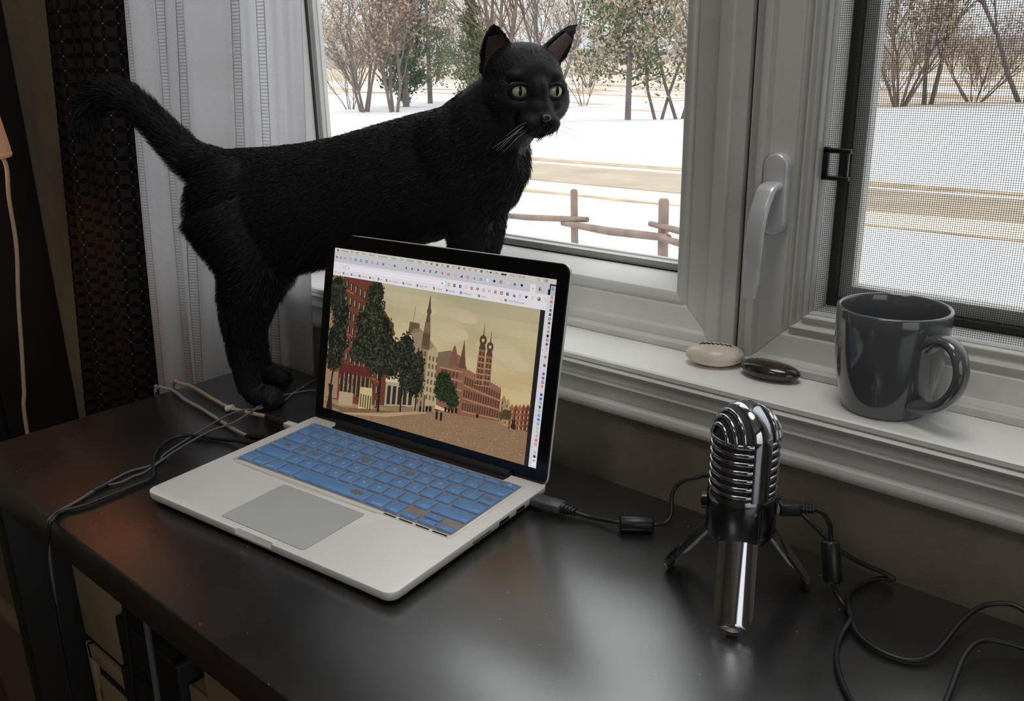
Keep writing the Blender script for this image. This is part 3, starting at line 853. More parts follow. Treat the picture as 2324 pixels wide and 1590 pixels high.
ui.poly([(.735, .0165), (.738, .0165), (.7420, .0200), (.7420, .0065), (.738, .0105), (.735, .0105)], (20, 20, 20), 6); ui.ringd(.7425, .0135, .005, .0009, (120, 112, 108), 6, 8, -.8, .8)
ui.rect(.783, .8035, .0085, .0185, (40, 38, 38), 6); ui.poly([(.794, .0175), (.796, .0125), (.7935, .0130), (.795, .0095), (.7925, .014), (.7945, .0138)], (210, 204, 198), 7); ui.rect(.8035, .805, .0115, .0155, (40, 38, 38), 6)
ui.ringd(.9310, .0125, .0042, .0010, (90, 84, 82), 6); ui.line(.9338, .0165, .9372, .0215, .0012, (90, 84, 82), 6)
for k in range(3): ui.line(.956, .0085 + k * .0048, .9690 - .001 * k, .0085 + k * .0048, .0016, (80, 76, 74), 6); ui.line(.9515, .0085 + k * .0048, .9535, .0085 + k * .0048, .0014, (80, 76, 74), 6)
# tab icons
tabs = [(170, 70, 80), (70, 80, 96), (52, 84, 130), (60, 104, 170), (44, 84, 150), (120, 116, 190), (70, 70, 74), (50, 50, 54), (90, 90, 94), (84, 84, 88), (200, 200, 204), (70, 74, 80), (70, 74, 80), (70, 74, 80), (70, 74, 80), (46, 46, 50),
        (36, 110, 130), (206, 60, 76), (214, 54, 60), (110, 176, 208), (24, 34, 160), (206, 66, 80), (110, 110, 112), (64, 150, 84), (238, 236, 238), (28, 28, 32), (120, 60, 110), (210, 208, 212), (70, 70, 74), (24, 24, 26)]
for k, c in enumerate(tabs):
    x = .0570 + k * .02800; y = .0560
    ui.line(x + .0140, .048, x + .0140, .066, .0007, (164, 164, 172), 5)
    if k == 0: [ui.line(a, b, c2, d2, .0016, c, 6) for a, b, c2, d2 in ((x - .004, .062, x - .004, .050), (x - .004, .050, x, .057), (x, .057, x + .004, .050), (x + .004, .050, x + .004, .062))]
    elif k == 1: ui.rect(x - .0045, x + .0045, .048, .064, c, 6); ui.rect(x - .0030, x + .0030, .050, .062, (214, 214, 220), 7)
    elif k in (2, 3, 4, 26): ui.rect(x - .0048, x + .0048, .048, .064, c, 6); ui.poly([(x - .002, .060), (x + .001, .062), (x + .003, .052), (x, .051)], (230, 230, 236), 7)
    elif k in (5, 19): ui.ringd(x, y, .0048, .0014, c, 6); ui.line(x, .050, x, .057, .0014, c, 6) if k == 5 else None
    elif k in (11, 12, 13, 14): ui.disc(x, .0590, .0036, c, 6); ui.poly([(x - .002, .056), (x + .002, .056), (x + .0008, .0475)], c, 6)
    elif k in (7, 15): ui.disc(x, y, .0047, c, 6); ui.poly([(x - .002, .060), (x + .001, .0535), (x - .003, .051)], (196, 196, 202), 7); ui.poly([(x + .001, .061), (x + .003, .056), (x + .0005, .0555)], (196, 196, 202), 7)
    elif k == 16: ui.poly([(x - .005, .065), (x - .001, .065), (x + .0005, .048), (x - .004, .048)], c, 6); ui.poly([(x + .0005, .062), (x + .004, .053), (x + .0055, .048), (x + .0015, .048)], c, 6)
    elif k == 20: ui.poly([(x - .005, .064), (x + .005, .064), (x + .005, .046)], c, 6)
    elif k in (18, 21, 23): ui.rect(x - .0050, x + .0050, .050, .063, c, 6); ui.rect(x - .0016, x + .0018, .053, .060, (236, 230, 232), 7)
    elif k in (6, 22): ui.line(x - .003, .063, x + .002, .048, .0016, c, 6); ui.disc(x + .001, .0605, .0025, c, 6)
    elif k == 24: ui.disc(x, y, .0055, c, 6); ui.line(x - .003, y, x - .001, y, .0016, (190, 60, 70), 7); ui.line(x + .001, y, x + .003, y, .0016, (60, 60, 66), 7)
    elif k == 8: ui.rect(x - .0035, x + .0035, .0505, .0525, c, 6); ui.disc(x, .060, .0022, (214, 214, 218), 6)
    else: ui.disc(x, y, .0047, c, 6); ui.disc(x, y, .0018, (206, 206, 212), 7) if k in (9, 10, 17, 27, 28) else None
ui.line(.9115, .060, .9155, .068, .0011, GREY, 6); ui.line(.9155, .060, .9115, .068, .0011, GREY, 6)
ui.disc(.940, .0620, .0085, (176, 176, 182), 5, 18); ui.poly([(.9385, .070), (.9405, .070), (.9425, .062), (.9400, .052), (.9380, .060)], (24, 24, 26), 6)
# tool bar
ui.line(.010, .112, .0155, .112, .0012, (150, 148, 152), 6); ui.line(.0335, .112, .0390, .112, .0012, (170, 168, 172), 6)
ui.ringd(.0560, .112, .0048, .0011, (110, 108, 112), 6, 12, .6, 2 * PI); ui.disc(.0800, .112, .0042, (128, 126, 130), 6); ui.disc(.0800, .112, .0024, (234, 229, 234), 7)
ui.poly([(.536 + .0052 * (1 if k % 2 == 0 else .45) * math.sin(2 * PI * k / 10), .112 - .0052 * AR * (1 if k % 2 == 0 else .45) * math.cos(2 * PI * k / 10)) for k in range(9, -1, -1)], (140, 138, 142), 6)
ext = [(90, 90, 94), (40, 40, 44), (30, 44, 66), (232, 140, 120), (206, 76, 84), (44, 54, 48), (90, 90, 92), (222, 150, 96), (120, 122, 126), (214, 46, 72), (26, 38, 62), (36, 84, 150), (120, 116, 206), (22, 22, 24), (140, 140, 146), (96, 76, 66)]
for k, c in enumerate(ext):
    x = .566 + k * .0250; y = .113
    if k in (0, 3, 6, 12): ui.ringd(x, y, .0056, .0013, c, 6); ui.line(x - .002, y, x + .002, y, .0012, c, 6)
    elif k == 5: ui.poly([(x, .122), (x + .005, .114), (x + .005, .1055), (x - .005, .1055), (x - .005, .114)], c, 6); ui.poly([(x, .118), (x + .0028, .113), (x + .0028, .109), (x - .0028, .109), (x - .0028, .113)], (190, 196, 190), 7)
    elif k == 9: ui.rect(x - .0055, x + .0055, .104, .122, c, 6); ui.poly([(x - .0035, .119), (x - .0015, .119), (x, .112), (x + .0015, .119), (x + .0035, .119), (x, .106)], (240, 232, 236), 7)
    elif k == 11: ui.line(x - .004, .120, x + .003, .106, .0018, (26, 26, 30), 6); ui.rect(x + .0005, x + .0075, .114, .124, c, 7)
    elif k == 13: ui.disc(x, .114, .0042, c, 6, 7); ui.disc(x + .0035, .109, .0022, c, 6, 8); ui.disc(x - .004, .109, .0015, c, 6, 8)
    elif k == 14: ui.ringd(x, y, .0060, .0012, c, 6, 4, PI / 4, 2 * PI + PI / 4)
    elif k == 15: ui.disc(x, y, .0062, c, 6); ui.disc(x - .001, y - .002, .003, (206, 180, 160), 7)
    elif k == 7: [ui.disc(x + a, y + b, .002, c, 6) for a, b in ((-.004, -.003), (.003, -.004), (.004, .003), (-.001, .002), (-.003, .005))]
    else: ui.rect(x - .0050, x + .0050, .105, .121, c, 6); ui.rect(x - .001, x + .0030, .108, .117, (196, 190, 196), 7)
for k in range(3): ui.disc(.966, .106 + k * .0068, .0012, (110, 108, 112), 6)
# bookmarks row
BT = .0140; by = .1475
bms = [('Apps', .020, 'g'), ('tedd', .0620, 'f'), ('blog', .1040, 'f'), ('websites', .1460, 'f'), ('alan', .2000, 'f'), ('pin', .2420, 'w'), ('flickr cc wp g', .2820, 'w'), ('Wayback', .3640, 'w'), ('Bigify URL', .4310, 'w'), ('GuLink', .5080, 'w'), ('tweetly', .5670, 't'), ('Mastodon', .6290, 'm'), ('rot13', .7060, 'w'), ('Other Bookmarks', .8180, 'f')]
ui.text([(t, BT, x + .0035, by, 'LEFT') for t, x, _ in bms], (112, 108, 112), 6)
for t, x, k in bms:
    x -= .0070
    if k == 'f': ui.rect(x - .0048, x + .0048, by - .006, by + .006, (124, 122, 126), 6); ui.rect(x - .0048, x - .0005, by - .008, by - .005, (124, 122, 126), 6)
    elif k == 'w': ui.disc(x, by, .0049, (44, 44, 46), 6); ui.poly([(x - .001, by + .006), (x + .001, by), (x - .002, by - .003), (x - .004, by + .001)], (222, 218, 222), 7); ui.poly([(x + .0012, by - .002), (x + .0035, by - .001), (x + .002, by - .006)], (222, 218, 222), 7)
    elif k == 't': ui.poly([(x - .005, by + .004), (x, by + .006), (x + .0045, by), (x + .005, by - .006), (x + .001, by - .005), (x - .004, by - .007)], (58, 112, 190), 6)
    elif k == 'm': ui.disc(x, by, .0056, (70, 112, 180), 6); ui.ringd(x, by + .001, .003, .001, (230, 230, 236), 7)
    else: [ui.rect(x - .0045 + a * .0034, x - .0022 + a * .0034, by - .006 + b * .0048, by - .003 + b * .0048, (170, 130, 130) if a == 1 else (150, 150, 156), 6) for a in range(3) for b in range(3)]
ui.text([('»', .016, .790, by, 'LEFT')], (110, 108, 110), 6)
ui.done('browser_bars')

# -- dock on the right side and the dark desktop strip
dk = SC()
dk.rect(.951, .972, .166, 1.0, (30, 30, 36), 2); dk.rect(.972, .981, .055, .084, (26, 24, 30), 4); dk.rect(.981, 1.0, .0265, .036, (60, 54, 60), 4)
dk.rect(.9695, 1.0, .084, 1.0, (214, 210, 216), 3); dk.rect(.981, 1.0, .036, .084, (186, 176, 188), 4)
dk.rect(.982, .9965, .945, .992, (236, 234, 238), 4)
dcol = [(70, 130, 190), (190, 180, 170), (60, 110, 170), (214, 80, 60), (130, 140, 170), (110, 110, 114), (40, 44, 110), (24, 24, 28), (170, 60, 50), (90, 120, 170), (150, 150, 156), (60, 40, 40), (40, 70, 120), (96, 96, 100), (206, 130, 140), (180, 190, 206), (176, 128, 70), (206, 190, 180), (70, 50, 44), (206, 206, 212),
        (90, 100, 190), (40, 90, 150), (54, 48, 44), (226, 130, 140), (236, 190, 196), (60, 80, 150), (60, 110, 200), (56, 130, 96), (40, 110, 60), (120, 170, 140), (60, 140, 200), (70, 130, 190), (50, 130, 200), (150, 190, 170), (170, 176, 176), (176, 176, 182), (214, 70, 90), (206, 90, 90), (226, 216, 220), (150, 156, 190), (60, 60, 66), (170, 170, 176)]
for k, c in enumerate(dcol):
    y = .050 + k * .0222; x = .9895
    if k % 5 == 2: dk.ringd(x, y, .0052, .0022, c, 6, 12)
    elif k % 5 == 4: dk.line(x - .004, y - .007, x + .004, y + .007, .0026, c, 6); dk.line(x + .004, y - .007, x - .004, y + .007, .0018, c, 6)
    elif k % 3 == 0: dk.rect(x - .0046, x + .0046, y - .007, y + .007, c, 6); dk.rect(x - .001, x + .003, y - .004, y + .002, tuple(min(255, q + 70) for q in c), 7)
    else: dk.disc(x, y, .0052, c, 6)
dk.text([('n', .014, .9735, .245, 'LEFT'), ('k', .014, .9735, .37, 'LEFT'), ('a', .014, .9735, .40, 'LEFT'), ('d', .014, .9735, .435, 'LEFT'), ('s', .014, .9735, .62, 'LEFT'), ('m', .014, .9735, .69, 'LEFT'), ('h', .014, .9735, .72, 'LEFT'), ('z', .014, .9735, .75, 'LEFT'), ('o', .014, .9735, .89, 'LEFT')], (150, 148, 154), 6)
dk.done('dock')
# ------------------------------------------------------------------ microphone on tripod legs
MX, MY = 0.763, -0.095
m_chrome = M('mic_chrome', (186, 188, 194), 0.09, metal=1.0)
m_chrome_dk = M('mic_chrome_dark', (120, 122, 128), 0.14, metal=1.0)
m_grille = M('mic_grille', (74, 76, 78), 0.5, metal=0.5, bump=(1500, 0.8))
mic = tag(empty('microphone', (MX, MY, 0)), 'chrome retro desktop microphone on three folding legs', 'microphone')
RB = 0.0241; ZD = 0.1325
AZB = math.radians(-32); bx, by_ = math.cos(AZB), math.sin(AZB)
AZA = AZB - PI / 2; ax, ay = math.cos(AZA), math.sin(AZA)
# inner mesh grille: cylinder and dome
prof = [(0.0222, 0.088)] + [(0.0224, 0.09 + 0.0425 * k / 6) for k in range(7)] + [(0.0224 * math.cos(a), ZD + 0.0228 * math.sin(a)) for a in [PI / 2 * k / 10 for k in range(1, 10)]] + [(0.0004, ZD + 0.0228)]
MB().lathe(prof, 40, capt=True).build('grille_core', m_grille, mic, smooth=60)
# chrome lower body
MB().lathe([(0.0195, 0.0530), (0.0232, 0.0535), (0.0246, 0.0560), (0.0249, 0.0575), (0.0249, 0.0590), (0.0254, 0.0600), (0.0258, 0.0850), (0.0254, 0.0880), (0.0247, 0.0900), (0.0240, 0.0912), (0.0215, 0.0915)], 56, capb=True, capt=True).build('lower_body', m_chrome_dk, mic, smooth=35)
# horizontal chrome rings
def ring_mb(R, r, z, fl=0.8):
    pts = [(R * math.cos(2 * PI * k / 56), R * math.sin(2 * PI * k / 56), z) for k in range(56)]
    return MB().tube(pts, r, 8, closed=True, flat=1.55)
for k in range(7):
    z = 0.0935 + k * 0.00655
    ring_mb(RB - 0.0004, 0.00120, z).build('grille_ring', m_chrome, mic, smooth=80)
# chrome spine running up one side, over the dome and down the other
sp = []
for k in range(8): sp.append((RB + 0.0002, 0.0900 + (ZD - 0.0900) * k / 8))
for k in range(29):
    a = PI * k / 28; sp.append(((RB + 0.0002) * math.cos(a), ZD + (RB + 0.0002) * math.sin(a)))
for k in range(1, 9): sp.append((-(RB + 0.0002), ZD - (ZD - 0.0900) * k / 8))
def spine_ring(q, i):
    q0 = sp[max(i - 1, 0)]; q1 = sp[min(i + 1, len(sp) - 1)]
    tx, tz = q1[0] - q0[0], q1[1] - q0[1]; L = math.hypot(tx, tz); nx_, nz_ = tz / L, -tx / L
    out = []
    for (o, d) in ((-0.0070, -0.0030), (-0.0072, -0.0006), (-0.0050, 0.0008), (0.0, 0.0013), (0.0050, 0.0008), (0.0072, -0.0006), (0.0070, -0.0030)):
        rb, z = q[0] + nx_ * d, q[1] + nz_ * d
        out.append((bx * rb + ax * o, by_ * rb + ay * o, z))
    return out
MB().loft([spine_ring(q, i) for i, q in enumerate(sp)]).build('spine_strip', m_chrome, mic, smooth=50)
# ribs over the dome
for o in (-0.0212, -0.0172, -0.0125, 0.0125, 0.0172, 0.0212):
    rr = math.sqrt(RB ** 2 - o ** 2) - 0.0004
    pts = []
    for k in range(25):
        a = PI * k / 24
        pts.append((bx * rr * math.cos(a) + ax * o, by_ * rr * math.cos(a) + ay * o, ZD + rr * math.sin(a)))
    MB().tube(pts, 0.00175, 8).build('dome_rib', m_chrome, mic, smooth=80)
# volume knob, indicator and screw
def radial(az, r, z): return Vector((math.cos(az) * r, math.sin(az) * r, z))
az = math.radians(-148)
MB().tube([radial(az, 0.0245, 0.079), radial(az, 0.0290, 0.079)], [0.0066, 0.0062], 24).build('volume_knob', M('knob_dark', (52, 52, 55), 0.25, metal=.8), mic, smooth=40)
MB().tube([radial(az, 0.0285, 0.079), radial(az, 0.0294, 0.079)], 0.0042, 20).build('knob_inset', m_black, mic, smooth=40)
az = math.radians(-41)
MB().tube([radial(az, 0.0250, 0.0815), radial(az, 0.0262, 0.0815)], 0.0014, 12).build('indicator', M('indicator', (120, 120, 124), .3), mic, smooth=40)
for az in (math.radians(-33), math.radians(-29)):
    MB().tube([radial(az, 0.0256, 0.0605), radial(az, 0.0261, 0.0845)], 0.0007, 6).build('body_seam', m_chrome, mic)
# three folding legs: curved capsule plates
for (fx, fy) in ((0.0230, -0.0480), (-0.0594, 0.0016), (0.0356, 0.0464)):
    fr = math.hypot(fx, fy); az = math.atan2(fy, fx)
    er = Vector((math.cos(az), math.sin(az), 0)); et = Vector((-math.sin(az), math.cos(az), 0))
    top = er * 0.0185 + Vector((0, 0, 0.0590)); foot = er * fr + Vector((0, 0, 0.0022))
    d = (foot - top); L = d.length; d.normalize(); nn = d.cross(et).normalized()
    if nn.dot(er) < 0: nn = -nn
    W0 = 0.0138
    rings = []
    N = 26
    ss = [(L - W0) * i / 14 for i in range(14)] + [L - W0 + W0 * math.sin(PI / 2 * i / 14) for i in range(15)]
    for s in ss:
        w = W0
        if s > L - W0: w = math.sqrt(max(W0 ** 2 - (s - (L - W0)) ** 2, 1e-8))
        w = max(w, 0.0004)
        up, dn = [], []
        for k in range(9):
            q = -1 + 2 * k / 8
            bulge = 0.0062 * (1 - (q * w / W0) ** 2) * (min(1, (L - s) / .006 + .25))
            up.append(top + d * s + et * (q * w) + nn * (bulge + 0.0))
            dn.append(top + d * s + et * (q * w) + nn * (bulge - 0.0020))
        rings.append(up + dn[::-1])
    lg = MB().loft(rings).build('leg', m_chrome, mic, smooth=45)
    MB().tube([foot - et * .004 - d * .001 - nn * .0005, foot + et * .004 - d * .001 - nn * .0005], 0.0018, 8).build('foot_pad', m_black, lg, smooth=60)
    MB().tube([top + et * -.0145 + er * .001, top + et * .0145 + er * .001], 0.0020, 10).build('hinge_pin', m_chrome_dk, mic, smooth=60)

# ------------------------------------------------------------------ mug
mug = tag(empty('mug', (0.803, 0.068, 0.113)), 'dark grey glazed ceramic mug on the window sill', 'mug')
m_mug = M('mug_glaze', (92, 94, 98), 0.11, spec=0.6, coat=0.6)
pr_ = [(0.0, 0.0), (0.0300, 0.0), (0.0318, 0.0012), (0.0330, 0.0040), (0.0358, 0.0140), (0.0388, 0.0270), (0.0413, 0.0420), (0.0428, 0.0580), (0.0435, 0.0740), (0.0436, 0.0855), (0.0432, 0.0866), (0.0421, 0.0872), (0.0408, 0.0867), (0.0401, 0.0850),
       (0.0398, 0.0700), (0.0393, 0.0500), (0.0372, 0.0300), (0.0345, 0.0140), (0.0310, 0.0070), (0.0150, 0.0055), (0.0004, 0.0055)]
MB().lathe(pr_[1:], 64, capb=True, capt=True).build('mug_body', m_mug, mug, smooth=50)
az = math.radians(-30)
hp = [(0.0405, 0.0660), (0.0480, 0.0715), (0.0590, 0.0735), (0.0690, 0.0685), (0.0745, 0.0575), (0.0740, 0.0450), (0.0675, 0.0320), (0.0570, 0.0220), (0.0450, 0.0165), (0.0360, 0.0150)]
hp = catmull([(r * math.cos(az), r * math.sin(az), z) for r, z in hp], 5)
rings = []
et = Vector((-math.sin(az), math.cos(az), 0))
for i, p in enumerate(hp):
    t = i / (len(hp) - 1); d = (hp[min(i + 1, len(hp) - 1)] - hp[max(i - 1, 0)]).normalized(); nn = d.cross(et).normalized()
    w = 0.0070 + 0.0030 * (abs(t - .5) * 2) ** 4; h = 0.0044 + 0.0022 * (abs(t - .5) * 2) ** 4
    rings.append([p + et * (w * math.cos(a)) + nn * (h * math.sin(a)) for a in [2 * PI * k / 16 for k in range(16)]])
MB().loft(rings).build('mug_handle', m_mug, mug, smooth=60)

# ------------------------------------------------------------------ two pebbles on the sill
def pebble(name, c, L, D, H, rz, mat, seed, label, marks):
    o = tag(empty(name, c, rz), label, 'stone')
    r = random.Random(seed); ph = [r.uniform(0, 6) for _ in range(4)]
    rings = []
    NR, NC = 16, 36
    for i in range(NR + 1):
        th = PI * i / NR - PI / 2
        ring = []
        for k in range(NC):
            a = 2 * PI * k / NC
            e = 1 + 0.05 * math.sin(2 * a + ph[0]) + 0.03 * math.sin(3 * a + ph[1])
            cr = max(math.cos(th), 0.02) ** 0.75
            z = H / 2 + H / 2 * math.sin(th) * (1 + .05 * math.sin(a + ph[2]))
            ring.append((L / 2 * e * cr * math.cos(a), D / 2 * e * cr * math.sin(a), max(z, 0.0)))
        rings.append(ring)
    MB().loft(rings).build('stone_body', mat, o, smooth=60)
    mm = MB()
    for (x0, y0, x1, y1) in marks[1]:
        def zt(x, y):
            q = min(1, math.sqrt((x / (L / 2)) ** 2 + (y / (D / 2)) ** 2)); return H / 2 + H / 2 * max(0, 1 - q ** 2.67) ** 0.5 + 0.0003
        pts = [(x0 + (x1 - x0) * t, y0 + (y1 - y0) * t, zt(x0 + (x1 - x0) * t, y0 + (y1 - y0) * t)) for t in (0, .5, 1)]
        mm.tube(pts, 0.00045, 5)
    mm.build('painted_marks', marks[0], o)
    return o
strokes = []
r = random.Random(4); x = -0.014
while x < 0.012:
    strokes += [(x, -.001, x + .0022, .0035), (x + .0022, .0035, x + .0034, -.001), (x + .0008, .0015, x + .0042, .0012)]; x += .0042
m_wst = M('pale_stone', (214, 204, 188), 0.35, var=(45, 0.16), spec=.6)
m_dst = M('dark_stone', (46, 42, 38), 0.14, var=(60, 0.5), coat=0.5)
pebble('pebble', (0.6420, 0.0755, 0.113), 0.056, 0.034, 0.0205, math.radians(20), m_wst, 2, 'pale cream pebble with black writing on its top on the sill', (M('ink_black', (14, 14, 14), .5), strokes))
tick = []
for k in range(7): tick += [(-.0150 + k * .0042, -.002, -.0142 + k * .0042, .0032), (-.0142 + k * .0042, .0032, -.0132 + k * .0042, -.001)]
pebble('pebble', (0.6985, 0.0745, 0.113), 0.054, 0.032, 0.0160, math.radians(2), m_dst, 7, 'dark polished pebble with faint gold letters beside the pale one', (M('ink_gold', (168, 140, 96), .4, metal=.3), tick))

# ------------------------------------------------------------------ cables on the desk
USB_TAIL = [(0.6646, -0.0286, 0.026), (0.6687, -0.0221, 0.036), (0.6807, -0.0167, 0.042), (0.6917, -0.0136, 0.046), (0.735, -0.020, 0.052), (0.7728, -0.0327, 0.055), (0.7974, -0.0372, 0.045), (0.8156, -0.0330, 0.030),
            (0.8307, -0.0182, 0.016), (0.8433, -0.0070, 0.008), (0.8500, -0.0040, 0.0036), (0.8406, -0.0080, 0.0024), (0.8322, -0.0272, 0.0024), (0.8318, -0.0488, 0.0044), (0.8397, -0.0672, 0.0062), (0.8534, -0.0867, 0.0030), (0.8711, -0.0962, 0.0026),
            (0.8913, -0.0946, 0.0026), (0.9033, -0.0794, 0.005), (0.9086, -0.0426, 0.012), (0.916, -0.0187, 0.016), (0.93, -0.0073, 0.018), (0.9446, -0.0084, 0.016), (0.9626, -0.012, 0.010), (1.0, -0.02, 0.0024), (1.06, -0.02, 0.0024)]
def cable(name, label, cat='cable'):
    return tag(empty(name), label, cat)
m_cblk = M('cable_black', (28, 28, 30), 0.42)
m_cgry = M('cable_grey', (92, 92, 94), 0.5)
m_ctan = M('cable_tan', (176, 160, 138), 0.5)
m_cwht = M('cable_white', (214, 212, 206), 0.4)
# earphone lead with two strands, joined at a split
c = cable('earphone_cable', 'thin grey two-strand earphone cable crossing the desk left of the laptop')
t1 = [(0.1185, 0.012, -0.05), (0.1178, 0.004, -0.002), (0.1175, -0.0102, 0.0016), (0.1319, -0.0507, 0.0016), (0.1491, -0.0825, 0.0016), (0.15, -0.1023, 0.0024), (0.1477, -0.1235, 0.0045), (0.1479, -0.1400, 0.0075), (0.1479, -0.1614, 0.0065), (0.1564, -0.2039, 0.0016), (0.1788, -0.2514, 0.0016), (0.1907, -0.262, 0.0016), (0.1945, -0.2764, 0.0016), (0.1906, -0.2956, 0.0016), (0.195, -0.312, 0.0016), (0.2, -0.3251, 0.0022)]
t2 = [(0.2100, -0.012, 0.0016), (0.1501, -0.0341, 0.0018), (0.1366, -0.0582, 0.0018), (0.1373, -0.087, 0.0050), (0.1540, -0.1180, 0.0072), (0.1606, -0.1295, 0.0085), (0.1731, -0.165, 0.0075), (0.171, -0.1937, 0.0060), (0.1869, -0.2417, 0.0052), (0.1960, -0.2627, 0.0040), (0.205, -0.2879, 0.0018), (0.2049, -0.2991, 0.0018), (0.2082, -0.3116, 0.0018), (0.2050, -0.3240, 0.0022)]
MB().tube(catmull(t1, 8), 0.00125, 8).build('strand', m_cgry, c, smooth=80)
MB().tube(catmull(t2, 8), 0.00125, 8).build('strand', m_cgry, c, smooth=80)
MB().tube([(0.2015, -0.3235, 0.0026), (0.2059, -0.3391, 0.0026)], [0.0024, 0.0030, 0.0022], 12).build('splitter', M('splitter_dark', (44, 46, 48), .4), c, smooth=60)
MB().tube(catmull([(0.2059, -0.3391, 0.0022), (0.2149, -0.3598, 0.0018), (0.2206, -0.3764, 0.0018), (0.2290, -0.3880, 0.0022), (0.2320, -0.3935, -0.004), (0.2300, -0.398, -0.05), (0.215, -0.400, -0.20), (0.205, -0.398, -0.45), (0.20, -0.40, -0.737)], 8), 0.0016, 8).build('lead', m_cgry, c, smooth=80)
MB().tube([(0.1485, -0.1180, 0.0040), (0.1500, -0.1015, 0.0030)], [0.0022, 0.0028, 0.0028, 0.0022], 12).build('inline_control', M('inline_white', (222, 222, 222), .2), c, smooth=60)
# black cable into the left flank of the laptop
c = cable('audio_cable', 'black cable plugged into the left side of the laptop')
MB().tube(catmull([(0.2580, -0.1790, 0.0078), (0.242, -0.1836, 0.0075), (0.2192, -0.186, 0.005), (0.1973, -0.1913, 0.0024), (0.162, -0.207, 0.0024), (0.1481, -0.2208, 0.0024), (0.1598, -0.2446, 0.0042), (0.1824, -0.2648, 0.0040), (0.2129, -0.2817, 0.0024), (0.2243, -0.29, 0.0024), (0.2266, -0.3053, 0.0024), (0.2285, -0.3367, 0.0024), (0.2295, -0.3575, 0.0024), (0.2255, -0.371, 0.0024), (0.2255, -0.3793, 0.0024), (0.2330, -0.3885, 0.0022), (0.2345, -0.3945, -0.006), (0.2280, -0.400, -0.06), (0.221, -0.402, -0.25), (0.215, -0.402, -0.737)], 8), 0.0020, 8).build('cord', m_cblk, c, smooth=80)
# charger lead
c = cable('charger_cable', 'tan charger cable with white magnetic plug at the laptop')
MB().tube(catmull([(-0.030, -0.136, -0.62), (-0.026, -0.1355, -0.30), (-0.0215, -0.1350, -0.03), (-0.0150, -0.1350, 0.0030), (0.0000, -0.1350, 0.0060), (0.0197, -0.1290, 0.0040), (0.0677, -0.1332, 0.003), (0.107, -0.1364, 0.003), (0.1201, -0.1363, 0.003), (0.1482, -0.1336, 0.004), (0.184, -0.1285, 0.006)], 8), 0.0024, 10).build('cord', m_ctan, c, smooth=80)
MB().tube([(0.184, -0.1285, 0.006), (0.2038, -0.1297, 0.007), (0.2226, -0.1302, 0.0075)], [0.0030, 0.0040, 0.0046], 10).build('tape_sleeve', M('tape_black', (30, 26, 24), .6, bump=(300, .6)), c, smooth=60)
cl_ = MB().box(-0.0105, 0.0105, -0.0045, 0.0045, -0.0035, 0.0035); cl_.xf(Matrix.Translation((0.2350, -0.1285, 0.0076)) @ Matrix.Rotation(math.radians(7), 4, 'Z')); cl_.build('magnetic_plug', m_cwht, c, bevel=0.0012)
MB().tube([(0.1215, -0.1425, 0.0040), (0.1285, -0.1375, 0.0062)], [0.0040, 0.0046, 0.0040], 12).build('cable_clip', M('clip_clear', (206, 206, 198), .2), c, smooth=60)
# braided cable
c = cable('braided_cable', 'black and white braided cable ending at the laptop side')
def braid_mat():
    m = bpy.data.materials.new('braid'); m.use_nodes = True; nt = m.node_tree; b = nt.nodes['Principled BSDF']
    tc = nt.nodes.new('ShaderNodeTexCoord'); wv = nt.nodes.new('ShaderNodeTexWave'); wv.inputs['Scale'].default_value = 210; wv.inputs['Distortion'].default_value = 0
    mp_ = nt.nodes.new('ShaderNodeMapping'); mp_.inputs['Rotation'].default_value = (0, 0, 0.25)
    rp = nt.nodes.new('ShaderNodeValToRGB'); rp.color_ramp.elements[0].position = .45; rp.color_ramp.elements[1].position = .55
    rp.color_ramp.elements[0].color = (.012, .012, .012, 1); rp.color_ramp.elements[1].color = (.55, .55, .53, 1)
    nt.links.new(tc.outputs['Object'], mp_.inputs['Vector']); nt.links.new(mp_.outputs['Vector'], wv.inputs['Vector']); nt.links.new(wv.outputs['Fac'], rp.inputs['Fac']); nt.links.new(rp.outputs['Color'], b.inputs['Base Color'])
    b.inputs['Roughness'].default_value = .6
    return m
MB().tube(catmull([(-0.028, -0.162, -0.60), (-0.024, -0.162, -0.25), (-0.0190, -0.1600, -0.02), (-0.0120, -0.1585, 0.0035), (-0.0028, -0.1560, 0.0048), (0.0116, -0.1504, 0.0028), (0.0526, -0.1569, 0.0026), (0.0957, -0.1596, 0.0026), (0.1494, -0.166, 0.0026), (0.1796, -0.1692, 0.0026), (0.2132, -0.1729, 0.005)], 8), 0.0022, 8).build('cord', braid_mat(), c, smooth=80)
MB().tube([(0.2125, -0.1730, 0.005), (0.2200, -0.1715, 0.0060), (0.2460, -0.1650, 0.0076)], [0.0026, 0.0040, 0.0040], 10, flat=.8).build('plug', m_black, c, smooth=50)
# usb cable: laptop -> ferrite -> behind the microphone -> coil
c = cable('usb_cable', 'black cable with a ferrite running from the laptop behind the microphone')
plug = MB().box(-0.021, 0.018, -0.0075, 0.0075, -0.0036, 0.0036)
PR = math.radians(9)
plug.xf(Matrix.Translation((0.5660, -0.0860, 0.0075)) @ Matrix.Rotation(PR, 4, 'Z')); plug.build('plug_shell', M('plug_grey', (78, 79, 82), .35), c, bevel=0.0012)
MB().tube([(0.5835, -0.0832, 0.0073), (0.5965, -0.0815, 0.0067)], [0.0050, 0.0038, 0.0026], 12).build('strain_relief', m_cblk, c, smooth=50)
for k in range(4):
    p = Vector((0.5870, -0.0827, 0.0072)).lerp(Vector((0.5965, -0.0815, 0.0067)), k / 3); q = p + Vector((0.0012, 0.00016, 0))
    MB().tube([p, q], 0.0050 - .0005 * k, 12).build('relief_ring', m_cblk, c, smooth=50)
